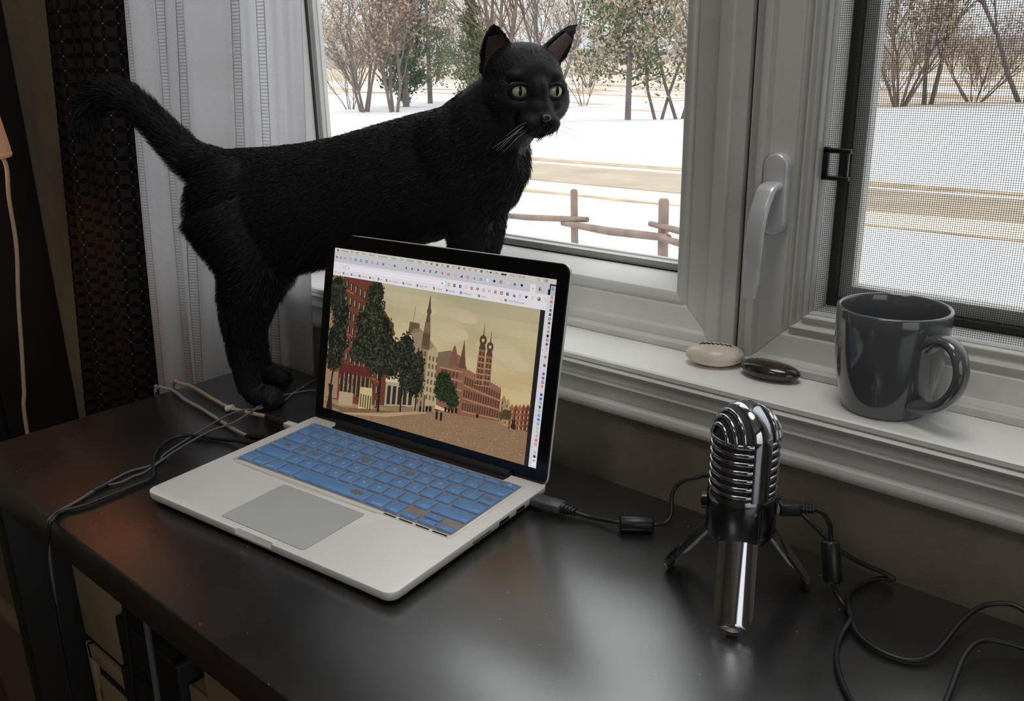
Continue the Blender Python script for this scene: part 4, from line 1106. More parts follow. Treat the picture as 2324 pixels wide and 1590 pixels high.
pA = [(0.5955, -0.0815, 0.0066), (0.6104, -0.0762, 0.0040), (0.6361, -0.0735, 0.0070), (0.6510, -0.0650, 0.0075), (0.6645, -0.0555, 0.0070), (0.6700, -0.0460, 0.0070), (0.6700, -0.0380, 0.0130)] + USB_TAIL
MB().tube(catmull(pA, 8), 0.0019, 8).build('cord', m_cblk, c, smooth=80)
def ferrite(a, b, parent):
    a, b = Vector(a), Vector(b); d = (b - a).normalized(); L = (b - a).length
    ts = [0, .0006, .0020, L - .0020, L - .0006, L]; rs = [.0050, .0062, .0070, .0070, .0062, .0050]
    MB().tube([a + d * t for t in ts], rs, 20).build('ferrite', m_black, parent, smooth=35)
ferrite((0.6400, -0.0738, 0.0074), (0.6640, -0.0562, 0.0074), c)
# second cable: microphone plug -> ferrite -> desk
c = cable('microphone_cable', 'black cable with angled plug and ferrite hanging right of the microphone')
MB().box(-0.004, 0.0, -0.0035, 0.0035, -0.0025, 0.0025).xf(Matrix.Translation((MX, MY, 0.074)) @ Matrix.Rotation(math.radians(38), 4, 'Z') @ Matrix.Translation((0.029, 0, 0))).build('plug_tip', M('plug_metal', (170, 170, 172), .3, metal=.9), c)
pb = MB().box(0.0, 0.015, -0.0050, 0.0050, -0.0048, 0.0048); pb.xf(Matrix.Translation((MX, MY, 0.074)) @ Matrix.Rotation(math.radians(38), 4, 'Z') @ Matrix.Translation((0.0275, 0, 0))); pb.build('plug_body', m_cblk, c, bevel=0.0014)
ca, sa = math.cos(math.radians(38)), math.sin(math.radians(38))
def rp_(r, z): return (MX + ca * r, MY + sa * r, z)
MB().tube([rp_(0.041, .0745), rp_(0.053, .0735)], [0.0040, 0.0036, 0.0026], 12).build('strain_relief', m_cblk, c, smooth=50)
for k in range(4): MB().tube([rp_(0.0435 + .0026 * k, .0743 - .0002 * k), rp_(0.0448 + .0026 * k, .0742 - .0002 * k)], 0.0044 - .0003 * k, 12).build('relief_ring', m_cblk, c, smooth=50)
MB().tube(catmull([rp_(0.052, .0737), (0.8095, -0.0560, 0.0690), (0.8140, -0.0520, 0.0590), (0.8150, -0.0500, 0.0470), (0.8220, -0.0560, 0.0170), (0.8244, -0.0560, 0.0090), (0.8300, -0.0580, 0.0040), (0.8375, -0.0640, 0.0024), (0.8453, -0.0765, 0.0062), (0.8472, -0.1016, 0.0024), (0.8554, -0.126, 0.0024), (0.8672, -0.1452, 0.0024), (0.8813, -0.1604, 0.0024), (0.905, -0.1750, 0.0024), (0.96, -0.190, 0.0024)], 8), 0.0019, 8).build('cord', m_cblk, c, smooth=80)
ferrite((0.8143, -0.0490, 0.0450), (0.8225, -0.0565, 0.0150), c)
c = cable('coiled_cable', 'black cable arching over the desk at the right edge beneath the sill')
MB().tube(catmull([(0.905, -0.22, 0.0022), (0.9180, -0.170, 0.0022), (0.9241, -0.1371, 0.0030), (0.9236, -0.1146, 0.006), (0.9221, -0.0808, 0.014), (0.9272, -0.0606, 0.016), (0.941, -0.0498, 0.014), (0.9558, -0.0425, 0.01), (0.985, -0.030, 0.0022), (1.05, -0.03, 0.0022)], 8), 0.0019, 8).build('cord', m_cblk, c, smooth=80)
# ------------------------------------------------------------------ curtains
def sheet(name, fn, nu, nv, mat, parent=None, thick=0.0006):
    """fn(u,v)->xyz, u across, v down; two-sided thin cloth with real thickness; UV = metres"""
    me = bpy.data.meshes.new(name)
    P = [[Vector(fn(i / nu, j / nv)) for i in range(nu + 1)] for j in range(nv + 1)]
    vs = []; 
    for side in (0, 1):
        for j in range(nv + 1):
            for i in range(nu + 1):
                a = P[j][min(i + 1, nu)] - P[j][max(i - 1, 0)]; b = P[min(j + 1, nv)][i] - P[max(j - 1, 0)][i]
                nrm = a.cross(b).normalized(); vs.append(P[j][i] + nrm * (thick / 2 if side else -thick / 2))
    W_ = nu + 1; off_ = W_ * (nv + 1); fs = []; 
    for j in range(nv):
        for i in range(nu):
            q = (j * W_ + i, j * W_ + i + 1, (j + 1) * W_ + i + 1, (j + 1) * W_ + i)
            fs.append(q[::-1]); fs.append(tuple(x + off_ for x in q))
    for j in range(nv):
        for i in (0, nu):
            a, b = j * W_ + i, (j + 1) * W_ + i
            fs.append((a, b, b + off_, a + off_) if i == 0 else (b, a, a + off_, b + off_))
    for i in range(nu):
        for j in (0, nv):
            a, b = j * W_ + i, j * W_ + i + 1
            fs.append((b, a, a + off_, b + off_) if j == 0 else (a, b, b + off_, a + off_))
    me.from_pydata([tuple(v) for v in vs], [], fs)
    arc = [0.0]
    jm = int(nv * 0.53)
    for i in range(nu): arc.append(arc[-1] + (P[jm][i + 1] - P[jm][i]).length)
    uv = me.uv_layers.new(name='UVMap'); data = np.zeros((len(me.loops), 2), dtype=np.float32)
    for l in me.loops:
        k = l.vertex_index % off_; data[l.index] = (arc[k % W_], P[k // W_][k % W_].z)
    uv.data.foreach_set('uv', data.ravel())
    me.polygons.foreach_set('use_smooth', [True] * len(me.polygons))
    me.materials.append(mat)
    o = bpy.data.objects.new(name, me); COL.objects.link(o)
    if parent: o.parent = parent
    return o, arc[-1]

def math_n(nt, op, a=None, b=None, c=None):
    n = nt.nodes.new('ShaderNodeMath'); n.operation = op
    for i, x in enumerate((a, b, c)):
        if x is None: continue
        if isinstance(x, (int, float)): n.inputs[i].default_value = x
        else: nt.links.new(x, n.inputs[i])
    return n.outputs[0]

def sheer_mat(bands):
    m = bpy.data.materials.new('white_sheer_linen'); m.use_nodes = True
    nt = m.node_tree; nt.nodes.clear()
    out = nt.nodes.new('ShaderNodeOutputMaterial')
    uv = nt.nodes.new('ShaderNodeUVMap'); sp = nt.nodes.new('ShaderNodeSeparateXYZ'); nt.links.new(uv.outputs['UV'], sp.inputs[0])
    U, V = sp.outputs['X'], sp.outputs['Y']
    # slubby weave
    mpn = nt.nodes.new('ShaderNodeMapping'); mpn.inputs['Scale'].default_value = (900, 260, 1); nt.links.new(uv.outputs['UV'], mpn.inputs['Vector'])
    ns = nt.nodes.new('ShaderNodeTexNoise'); ns.inputs['Scale'].default_value = 1.0; ns.inputs['Detail'].default_value = 3; nt.links.new(mpn.outputs['Vector'], ns.inputs['Vector'])
    mpn2 = nt.nodes.new('ShaderNodeMapping'); mpn2.inputs['Scale'].default_value = (300, 1100, 1); nt.links.new(uv.outputs['UV'], mpn2.inputs['Vector'])
    ns2 = nt.nodes.new('ShaderNodeTexNoise'); ns2.inputs['Scale'].default_value = 1.0; ns2.inputs['Detail'].default_value = 3; nt.links.new(mpn2.outputs['Vector'], ns2.inputs['Vector'])
    wv = math_n(nt, 'ADD', ns.outputs['Fac'], ns2.outputs['Fac'])
    wv = math_n(nt, 'MULTIPLY_ADD', wv, 0.5, 0.0)
    # ladder stitched bands: 14 mm wide, dark seam threads at both sides, rungs every 3.4 mm
    band = None; seam = None
    for ub in bands:
        d = math_n(nt, 'ABSOLUTE', math_n(nt, 'SUBTRACT', U, ub))
        b = math_n(nt, 'LESS_THAN', d, 0.0065)
        s = math_n(nt, 'LESS_THAN', math_n(nt, 'ABSOLUTE', math_n(nt, 'SUBTRACT', d, 0.0068)), 0.0006)
        band = b if band is None else math_n(nt, 'MAXIMUM', band, b)
        seam = s if seam is None else math_n(nt, 'MAXIMUM', seam, s)
    rung = math_n(nt, 'LESS_THAN', math_n(nt, 'FRACT', math_n(nt, 'MULTIPLY', V, 1 / 0.0042)), 0.34)
    rung = math_n(nt, 'MULTIPLY', rung, band)
    # colours
    col = nt.nodes.new('ShaderNodeMixRGB'); col.inputs['Color1'].default_value = (0.88, 0.88, 0.91, 1); col.inputs['Color2'].default_value = (0.20, 0.19, 0.20, 1)
    dk = math_n(nt, 'MAXIMUM', math_n(nt, 'MULTIPLY', seam, 0.75), math_n(nt, 'MULTIPLY', rung, 0.45))
    nt.links.new(dk, col.inputs['Fac'])
    df = nt.nodes.new('ShaderNodeBsdfDiffuse'); tl = nt.nodes.new('ShaderNodeBsdfTranslucent'); tp = nt.nodes.new('ShaderNodeBsdfTransparent')
    nt.links.new(col.outputs['Color'], df.inputs['Color']); nt.links.new(col.outputs['Color'], tl.inputs['Color'])
    m1 = nt.nodes.new('ShaderNodeMixShader'); m1.inputs['Fac'].default_value = 0.60
    # soft streaks down the cloth stand in for the shading of its folds
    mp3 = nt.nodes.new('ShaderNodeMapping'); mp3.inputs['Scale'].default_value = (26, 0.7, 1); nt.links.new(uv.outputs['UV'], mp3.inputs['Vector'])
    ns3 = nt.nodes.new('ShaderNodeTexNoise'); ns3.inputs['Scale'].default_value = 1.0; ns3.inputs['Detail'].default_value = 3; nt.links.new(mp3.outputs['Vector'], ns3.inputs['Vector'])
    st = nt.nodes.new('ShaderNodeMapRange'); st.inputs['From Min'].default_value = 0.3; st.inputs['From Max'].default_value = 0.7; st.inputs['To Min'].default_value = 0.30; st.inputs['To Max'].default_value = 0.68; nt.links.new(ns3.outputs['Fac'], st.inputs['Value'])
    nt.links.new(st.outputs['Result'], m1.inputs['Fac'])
    nt.links.new(df.outputs['BSDF'], m1.inputs[1]); nt.links.new(tl.outputs['BSDF'], m1.inputs[2])
    m2 = nt.nodes.new('ShaderNodeMixShader')
    al = math_n(nt, 'MULTIPLY_ADD', wv, -0.55, 0.43)
    al = math_n(nt, 'MAXIMUM', al, 0.02)
    nt.links.new(al, m2.inputs['Fac']); nt.links.new(m1.outputs['Shader'], m2.inputs[1]); nt.links.new(tp.outputs['BSDF'], m2.inputs[2])
    nt.links.new(m2.outputs['Shader'], out.inputs['Surface'])
    return m

ZT_, ZB_ = 1.42, -0.50
def edge(z, a, b, za=0.483, zb=-0.134):
    """linear x along height"""
    t = (za - z) / (za - zb); return a + (b - a) * t
def white_fn(u, v):
    z = ZT_ + (ZB_ - ZT_) * v
    x0 = edge(z, -0.226, -0.298); x1 = edge(z, 0.118, 0.0820, 0.364, -0.009)
    x = x0 + (x1 - x0) * u
    k = min(1, max(0, (0.0 - x) / .05))
    a = 0.0065 + 0.0155 * k
    w = math.sin(u * 24 + 0.8 * math.sin(z * 2.2 + 1) + 1.2 * math.sin(u * 7)) * (0.65 + .35 * math.sin(u * 11 + 1.2 + z))
    y = 0.0115 + a * w * .8 - 0.040 * min(1, max(0, (0.0 - x) / .12)) - 0.004 * k + 0.004 * k * math.sin(u * 60 + z * 2)
    y = min(y, 0.0165)
    if x > -0.006: y = max(y, 0.0045)
    return (x, y, z)
curt = tag(empty('sheer_curtain', (-0.12, 0.0, ZB_)), 'white sheer linen curtain with ladder stitched stripes behind the cat', 'curtain')
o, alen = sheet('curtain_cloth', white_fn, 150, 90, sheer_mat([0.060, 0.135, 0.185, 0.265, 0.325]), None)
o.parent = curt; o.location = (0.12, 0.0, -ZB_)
# hem roll along the free edge
hem = MB().tube([(white_fn(0.0, k / 60)[0], white_fn(0.0, k / 60)[1], white_fn(0, k / 60)[2]) for k in range(61)], 0.0014, 6)
ho = hem.build('side_hem', M('hem_white', (206, 204, 204), .8), curt, smooth=80); ho.location = (0.12, 0, -ZB_)

def dark_mat():
    m = bpy.data.materials.new('dark_lattice_fabric'); m.use_nodes = True
    nt = m.node_tree; b = nt.nodes['Principled BSDF']
    uv = nt.nodes.new('ShaderNodeUVMap'); sp = nt.nodes.new('ShaderNodeSeparateXYZ'); nt.links.new(uv.outputs['UV'], sp.inputs[0])
    p = 0.0215
    U = math_n(nt, 'MULTIPLY', sp.outputs['X'], 1 / p); V = math_n(nt, 'MULTIPLY', sp.outputs['Y'], 1 / p)
    fu = math_n(nt, 'SUBTRACT', math_n(nt, 'FRACT', math_n(nt, 'ADD', U, 0.5)), 0.5); fv = math_n(nt, 'SUBTRACT', math_n(nt, 'FRACT', math_n(nt, 'ADD', V, 0.5)), 0.5)
    # petals: between neighbouring grid nodes along u (around fv=0) and along v (around fu=0)
    hu = math_n(nt, 'MULTIPLY', math_n(nt, 'ABSOLUTE', math_n(nt, 'SINE', math_n(nt, 'MULTIPLY', U, PI))), 0.21)
    hv = math_n(nt, 'MULTIPLY', math_n(nt, 'ABSOLUTE', math_n(nt, 'SINE', math_n(nt, 'MULTIPLY', V, PI))), 0.16)
    p1 = math_n(nt, 'LESS_THAN', math_n(nt, 'ABSOLUTE', fv), hu); p2 = math_n(nt, 'LESS_THAN', math_n(nt, 'ABSOLUTE', fu), hv)
    pet = math_n(nt, 'MAXIMUM', p1, p2)
    dd = math_n(nt, 'SQRT', math_n(nt, 'ADD', math_n(nt, 'MULTIPLY', fu, fu), math_n(nt, 'MULTIPLY', fv, fv)))
    dot = math_n(nt, 'LESS_THAN', dd, 0.05)
    c1 = nt.nodes.new('ShaderNodeMixRGB'); c1.inputs['Color1'].default_value = (0.027, 0.021, 0.019, 1); c1.inputs['Color2'].default_value = (0.006, 0.006, 0.007, 1); nt.links.new(pet, c1.inputs['Fac'])
    c2 = nt.nodes.new('ShaderNodeMixRGB'); c2.inputs['Color2'].default_value = (0.30, 0.30, 0.30, 1); nt.links.new(c1.outputs['Color'], c2.inputs['Color1']); nt.links.new(dot, c2.inputs['Fac'])
    nt.links.new(c2.outputs['Color'], b.inputs['Base Color']); b.inputs['Roughness'].default_value = 0.85; b.inputs['Specular IOR Level'].default_value = 0.2
    return m
def dark_fn(u, v):
    z = ZT_ + (-0.62 - ZT_) * v
    x0 = edge(z, -0.525, -0.638, 0.495, -0.24); x1 = edge(z, -0.225, -0.300)
    x = x0 + (x1 - x0) * u
    y = -0.012 + 0.016 * math.sin(u * 17 + .5 * math.sin(z * 2.4)) * (.6 + .4 * math.sin(u * 7 + 2)) + 0.006 * math.sin(u * 41)
    y = min(y - 0.012 * u, 0.019)
    k = min(1, max(0, (u - .66) / .16)); k = k * k * (3 - 2 * k)
    return (x, y * (1 - k) + 0.0195 * k, z)
dcur = tag(empty('patterned_curtain', (-0.5, 0, -0.62)), 'black and brown lattice patterned curtain left of the white one', 'curtain')
o, _ = sheet('curtain_cloth', dark_fn, 130, 60, dark_mat(), None, 0.0012); o.parent = dcur; o.location = (0.5, 0, 0.62)
# curtain rod, above the picture
rod = tag(empty('curtain_rod', (0.3, 0.0, 1.435)), 'black curtain rod above the window', 'curtain rod')
MB().tube([(-1.1, 0, 0), (1.2, 0, 0)], 0.009, 16).build('rod_tube', m_black, rod, smooth=60)
for sx in (-1.1, 1.2):
    MB().lathe([(0.002, -.02), (0.014, -.012), (0.017, 0), (0.014, .012), (0.002, .02)], 16, (sx, 0, 0)).build('finial', m_black, rod, smooth=60)
    MB().box(sx + (.03 if sx < 0 else -.04), sx + (.04 if sx < 0 else -.03), 0.0, 0.05, -.005, .005).build('bracket', m_black, rod)

# ------------------------------------------------------------------ dark bookcase at the left wall
bc = tag(empty('bookcase', (-1.08, -0.025, FL)), 'dark wooden bookcase in shadow at the left edge', 'bookcase')
m_bc = M('bookcase_dark', (30, 25, 22), 0.55, var=(12, .3))
def bl(o): o.location = (1.08, 0.025, -FL); return o
bl(MB().box(-0.876, -0.850, -0.105, 0.049, FL, 1.15).build('side_panel', m_bc, bc, bevel=.001))
bl(MB().box(-1.36, -1.334, -0.105, 0.049, FL, 1.15).build('side_panel', m_bc, bc, bevel=.001))
bl(MB().box(-1.334, -0.876, 0.037, 0.049, FL, 1.15).build('back_panel', m_bc, bc))
for z in (FL + .03, -0.50, -0.225, 0.10, 0.42, 0.78, 1.12):
    bl(MB().box(-1.334, -0.876, -0.100, 0.037, z - .011, z + .011).build('shelf', m_bc, bc, bevel=.001))
BK = [((96, 24, 28), 'dark red'), ((52, 50, 48), 'charcoal'), ((70, 44, 28), 'brown'), ((34, 40, 52), 'navy')]
def book(x, w, h, d, zb, rgb, label):
    b = tag(empty('book', (x + w / 2, 0.035 - d / 2, zb)), label, 'book', 'books on the dark bookcase')
    mcov = M('cover_%d_%d_%d' % rgb, rgb, .6)
    MB().box(-w / 2, -w / 2 + .002, -d / 2, d / 2, 0, h).build('cover_board', mcov, b); MB().box(w / 2 - .002, w / 2, -d / 2, d / 2, 0, h).build('cover_board', mcov, b)
    MB().box(-w / 2, w / 2, -d / 2 - .001, -d / 2 + .0015, 0, h).build('spine', mcov, b, bevel=.0006)
    MB().box(-w / 2 + .002, w / 2 - .002, -d / 2 + .0015, d / 2 - .003, .003, h - .003).build('pages', M('paper', (190, 178, 156), .9), b)
book(-0.922, 0.040, 0.20, 0.115, -0.2135, (132, 26, 30), 'dark red book standing at the end of the bookcase shelf')
book(-0.952, 0.026, 0.17, 0.10, -0.2135, (40, 38, 38), 'charcoal book beside the red one on the shelf')
book(-0.918, 0.034, 0.21, 0.11, 0.1115, (44, 38, 36), 'dark brown book standing on the upper bookcase shelf')

# ------------------------------------------------------------------ lamp with a peach shade and its cord
lx, ly = -0.462, -0.212
lamp = tag(empty('floor_lamp', (lx, ly, 0.268)), 'peach fabric lamp shade with hanging cord at the left edge', 'lamp')
m_shade = bpy.data.materials.new('peach_shade'); m_shade.use_nodes = True
b = m_shade.node_tree.nodes['Principled BSDF']; b.inputs['Base Color'].default_value = (0.50, 0.27, 0.16, 1); b.inputs['Roughness'].default_value = .9; b.inputs['Emission Color'].default_value = (0.85, 0.42, 0.22, 1); b.inputs['Emission Strength'].default_value = 0.10
sh = MB().lathe([(0.0840, 0.0), (0.0870, 0.0), (0.0872, 0.012), (0.0700, 0.150), (0.0680, 0.150), (0.0840, 0.012)], 40); sh.v.append(sh.v[0]); sh.v.pop()
sh.build('lamp_shade', m_shade, lamp, smooth=40)
MB().tube([(0.0845 * math.cos(2 * PI * k / 40), 0.0845 * math.sin(2 * PI * k / 40), 0.004) for k in range(40)], 0.004, 8, closed=True).build('shade_rim', m_shade, lamp, smooth=60)
MB().tube([(0, 0, 0.02), (0, 0, 0.16)], 0.012, 14).build('lamp_socket', m_black, lamp, smooth=50)
MB().lathe([(0.009, -.002), (.016, .004), (.024, .02), (.022, .036), (.012, .055)], 20, (0, 0, 0.02)).build('bulb', M('bulb_glass', (250, 224, 190), .3), lamp, smooth=60)
MB().tube([(0, 0, FL - .268 + .02), (0, 0, .03)], 0.008, 14).build('lamp_pole', m_black, lamp, smooth=60)
MB().lathe([(.11, 0), (.115, .004), (.11, .014), (.02, .022)], 36, (0, 0, FL - .268), capb=True, capt=True).build('lamp_base', m_black, lamp, smooth=40)
for k in range(3): MB().tube([(0, 0, .13), (.069 * math.cos(k * 2.09), .069 * math.sin(k * 2.09), .14)], .0015, 6).build('spider_arm', m_black, lamp)
ll = bpy.data.lights.new('lamp_bulb_light', 'POINT'); ll.energy = LAMP_W; ll.color = (1.0, 0.55, 0.26); ll.shadow_soft_size = 0.028
lo_ = bpy.data.objects.new('lamp_bulb_light', ll); COL.objects.link(lo_); lo_.parent = lamp; lo_.location = (0.0, 0.0, 0.055)
cd = [(x - lx, y - ly, z - .268) for x, y, z in ((-.415, -.168, .285), (-.402, -.152, .262), (-.4, -.157, .210), (-.4, -.160, .138), (-.4, -.172, .058), (-.4, -.182, -.024), (-.4, -.190, -.085), (-.4, -.197, -.14), (-.40, -.205, -.40), (-.41, -.21, FL + .004))]
MB().tube(catmull(cd, 8), 0.0032, 8).build('lamp_cord', M('cord_cream', (176, 158, 128), .6), lamp, smooth=80)

# ------------------------------------------------------------------ things under the desk
m_beige = M('beige_plastic', (150, 132, 104), 0.6, var=(20, .12))
pcx = tag(empty('computer_tower', (0.105, -0.2, FL)), 'old beige computer tower with drive slots standing under the desk', 'computer')
def pl(o): o.location = (-0.105, 0.2, -FL); return o
pl(MB().box(0.046, 0.168, -0.312, -0.06, FL + .002, -0.10).build('case', m_beige, pcx, bevel=.003))
pl(MB().box(0.048, 0.166, -0.320, -0.312, -0.245, -0.11).build('drive_cover', m_beige, pcx, bevel=.001))
pl(MB().box(0.048, 0.166, -0.3165, -0.312, -0.256, -0.245).build('slot', m_dark, pcx))
pl(MB().box(0.052, 0.166, -0.322, -0.312, -0.276, -0.256).build('drive_cover', m_beige, pcx, bevel=.001))
pl(MB().box(0.062, 0.166, -0.3165, -0.312, -0.298, -0.276).build('slot', m_dark, pcx))
pl(MB().box(0.048, 0.060, -0.322, -0.312, -0.52, -0.256).build('front_edge', m_beige, pcx, bevel=.001))
pl(MB().box(0.062, 0.166, -0.320, -0.312, -0.52, -0.298).build('front_door', m_beige, pcx, bevel=.002))
pl(MB().box(0.066, 0.068, -0.3225, -0.320, -0.345, -0.315).build('door_pull', M('brass', (160, 130, 70), .4, metal=.7), pcx))
sb_ = tag(empty('subwoofer', (0.24, -0.2, FL)), 'black box speaker under the desk beside the beige tower', 'speaker')
so1 = MB().box(-0.068, 0.063, -0.13, 0.13, 0.012, 0.58).build('cabinet', M('sub_black', (16, 16, 17), .6), sb_, bevel=.003)
MB().prism(rrect(-.058, .053, .05, .53, .01), -0.136, -0.13, lambda a, b, h: (a, h, b)).build('grille', M('grille_cloth', (12, 12, 13), .95), sb_)
for sx in (-.05, .045):
    for sy in (-.1, .1): MB().lathe([(.008, 0), (.01, .012)], 12, (sx, sy, 0), capb=True).build('foot', m_black, sb_)
bx1 = tag(empty('file_box', (0.45, -0.2, FL)), 'brown cardboard box under the desk near the bottom edge', 'box')
m_card = M('cardboard', (132, 108, 84), .85, var=(14, .1))
MB().box(-0.140, 0.16, -0.12, 0.12, 0.0, 0.56).build('carton', m_card, bx1, bevel=.002)
MB().box(-0.140, -0.106, -0.124, -0.12, 0.0, 0.56).build('corner_strip', m_card, bx1, bevel=.001)
MB().box(-0.100, 0.16, -0.126, -0.12, 0.30, 0.60).build('front_flap', m_card, bx1, bevel=.001)
# beige bin at the far left of the desk
bn = tag(empty('waste_bin', (-0.21, -0.235, FL)), 'beige bin with a rolled rim beside the desk at the left edge', 'bin')
m_bin = M('bin_plastic', (104, 90, 70), .6)
MB().loft([[(x * s, y * s, z) for x, y in rrect(-.15, .10, -.10, .10, .02)] for s, z in ((.80, 0), (.92, .25), (1.0, .565), (.985, .565), (.90, .25), (.78, .012))]).build('bin_wall', m_bin, bn, smooth=40)
MB().tube([(x * 1.0, y * 1.0, .43) for x, y in rrect(-.148, .098, -.098, .098, .02)], .014, 8, closed=True).build('rim', m_bin, bn, smooth=60)
MB().tube(catmull([(-0.11, -.112, .545), (-.06, -.118, .54), (-.035, -.118, .50), (-.045, -.116, .45), (-.03, -.115, .42)], 6), .006, 8).build('handle', m_black, bn, smooth=60)
# loose leads hanging under the desk
for i, (pts, lab) in enumerate((([(0.255, -0.345, -0.037), (0.250, -0.35, -0.15), (0.235, -0.355, -0.35), (0.22, -0.36, FL + .003)], 'thin dark lead hanging under the front of the desk'), ([(0.292, -0.345, -0.037), (0.300, -0.350, -0.14), (0.302, -0.355, -0.32), (0.295, -0.36, FL + .003)], 'grey lead hanging under the desk by the cardboard box'))):
    hc = tag(empty('hanging_cable'), lab, 'cable'); MB().tube(catmull(pts, 8), .0024 + .0008 * i, 8).build('cord', m_cgry if i else m_cblk, hc, smooth=80)
# ------------------------------------------------------------------ the black cat
CAT_A = math.radians(25.7)
cat = tag(empty('cat', (0.10, -0.085, 0.0), CAT_A), 'black cat standing on desk and sill behind the laptop, looking right', 'cat')
def ellipsoid(mb, c, r, ax=None, n=20, m=12):
    c = Vector(c); ax = ax or (Vector((1, 0, 0)), Vector((0, 1, 0)), Vector((0, 0, 1)))
    vs = []; fs = []
    for i in range(m + 1):
        t = PI * i / m
        for k in range(n):
            a = 2 * PI * k / n
            vs.append(c + ax[0] * (r[0] * math.sin(t) * math.cos(a)) + ax[1] * (r[1] * math.sin(t) * math.sin(a)) + ax[2] * (r[2] * math.cos(t)))
    for i in range(m):
        for k in range(n):
            l = (k + 1) % n; fs.append((i * n + k, (i + 1) * n + k, (i + 1) * n + l, i * n + l))
    mb.add(vs, fs)
body = MB()
# trunk: rings across the spine (s, top z, bottom z, half width, lateral shift)
TR = [(-0.046, 0.272, 0.236, 0.016), (-0.038, 0.290, 0.200, 0.034), (-0.020, 0.299, 0.172, 0.047), (0.010, 0.301, 0.158, 0.055), (0.050, 0.303, 0.157, 0.056), (0.090, 0.307, 0.166, 0.055), (0.135, 0.315, 0.176, 0.052), (0.185, 0.328, 0.188, 0.052),
      (0.230, 0.339, 0.200, 0.050), (0.262, 0.346, 0.208, 0.048), (0.290, 0.350, 0.214, 0.046), (0.315, 0.350, 0.226, 0.042), (0.336, 0.342, 0.245, 0.036), (0.350, 0.326, 0.272, 0.024)]
rings = []
for s, zt, zb, w in TR:
    zc, h = (zt + zb) / 2, (zt - zb) / 2
    ring = []
    for k in range(28):
        a = 2 * PI * k / 28
        ca, sa = math.cos(a), math.sin(a)
        # slightly pear shaped: fuller below the middle
        ring.append((s, w * ca * (1 - 0.12 * sa), zc + h * sa))
    rings.append(ring)
body.loft(rings)
# shoulder blades and haunches
ellipsoid(body, (0.275, -0.026, 0.290), (0.042, 0.024, 0.056)); ellipsoid(body, (0.278, 0.026, 0.290), (0.042, 0.024, 0.056))
ellipsoid(body, (0.006, -0.026, 0.230), (0.054, 0.029, 0.066)); ellipsoid(body, (-0.004, 0.026, 0.230), (0.052, 0.029, 0.064))
# neck
HC = Vector((0.3525, -0.008, 0.3665))
body.tube(catmull([(0.282, 0, 0.300), (0.308, -0.002, 0.322), (0.332, -0.005, 0.344), (0.350, -0.008, 0.362)], 5), [0.050, 0.046, 0.041, 0.036], 20)
# head frame
YAW = math.radians(-52.0)
hf = Vector((math.cos(YAW), math.sin(YAW), -0.10)).normalized(); hl = Vector((0, 0, 1)).cross(hf).normalized(); hu = hf.cross(hl).normalized()
ROLL = math.radians(-2)
hl, hu = hl * math.cos(ROLL) + hu * math.sin(ROLL), hu * math.cos(ROLL) - hl * math.sin(ROLL)
def hp_(f, l, u): return HC + hf * f + hl * l + hu * u
HA = (hf, hl, hu)
ellipsoid(body, hp_(-0.004, 0, 0.006), (0.042, 0.0405, 0.036), HA)          # cranium
ellipsoid(body, hp_(0.014, 0, 0.010), (0.024, 0.029, 0.024), HA)           # forehead
for sd in (-1, 1):
    ellipsoid(body, hp_(0.006, sd * 0.0225, -0.012), (0.030, 0.0225, 0.025), HA)     # cheeks
    ellipsoid(body, hp_(0.0405, sd * 0.0090, -0.0300), (0.0170, 0.0130, 0.0110), HA)  # whisker pads
    ellipsoid(body, hp_(0.0245, sd * 0.0185, 0.0125), (0.0100, 0.0125, 0.0065), HA)   # brow
    ellipsoid(body, hp_(0.0285, sd * 0.0195, -0.0145), (0.0120, 0.0115, 0.0075), HA)  # under the eye
    ellipsoid(body, hp_(0.0200, sd * 0.0310, -0.0010), (0.0110, 0.0065, 0.0110), HA)  # outer corner
ellipsoid(body, hp_(0.0250, 0, -0.018), (0.0290, 0.0180, 0.0180), HA)          # muzzle root
ellipsoid(body, hp_(0.0335, 0, -0.006), (0.0145, 0.0120, 0.0210), HA)          # bridge of the nose
ellipsoid(body, hp_(0.0505, 0, -0.0235), (0.0090, 0.0066, 0.0060), HA)         # nose tip
ellipsoid(body, hp_(0.0370, 0, -0.0380), (0.0150, 0.0110, 0.0075), HA)         # chin
# ears: hollow shells
EAR = []
def ear(sd, base, tip, wid, face):
    """base/tip in head coords; wid half width; face = direction the opening looks to"""
    b, t = hp_(*base), hp_(*tip); up = (t - b).normalized(); fd = (hf * face[0] + hl * face[1] + hu * face[2]); fd = (fd - up * fd.dot(up)).normalized(); sd_ = up.cross(fd)
    L = (t - b).length; rows_o, rows_i = [], []
    for i in range(9):
        q = i / 8; w = wid * (1 - q ** 1.7) ** 0.72 + 0.0014; dpt = 0.40 * w
        o_, i_ = [], []
        for k in range(13):
            a = PI * k / 12
            c_o = b + up * (L * q - .006 * (1 - q)) + sd_ * (w * math.cos(a)) - fd * (dpt * math.sin(a) * 1.5)
            c_i = b + up * (L * q * .985 - .006 * (1 - q)) + sd_ * ((w - .0014) * math.cos(a)) - fd * (dpt * math.sin(a) * 1.5 - .0032 * math.sin(a) ** .5 - .0002)
            o_.append(c_o); i_.append(c_i)
        rows_o.append(o_ + i_[::-1]); rows_i.append(i_)
    body.loft(rows_o)
    EAR.append((rows_i, fd))
ear(1, (-0.002, 0.0265, 0.020), (-0.002, 0.0560, 0.0610), 0.0205, (0.72, 0.45, 0.0))
ear(-1, (-0.003, -0.0265, 0.019), (-0.004, -0.0345, 0.0590), 0.0205, (0.95, -0.10, 0.0))
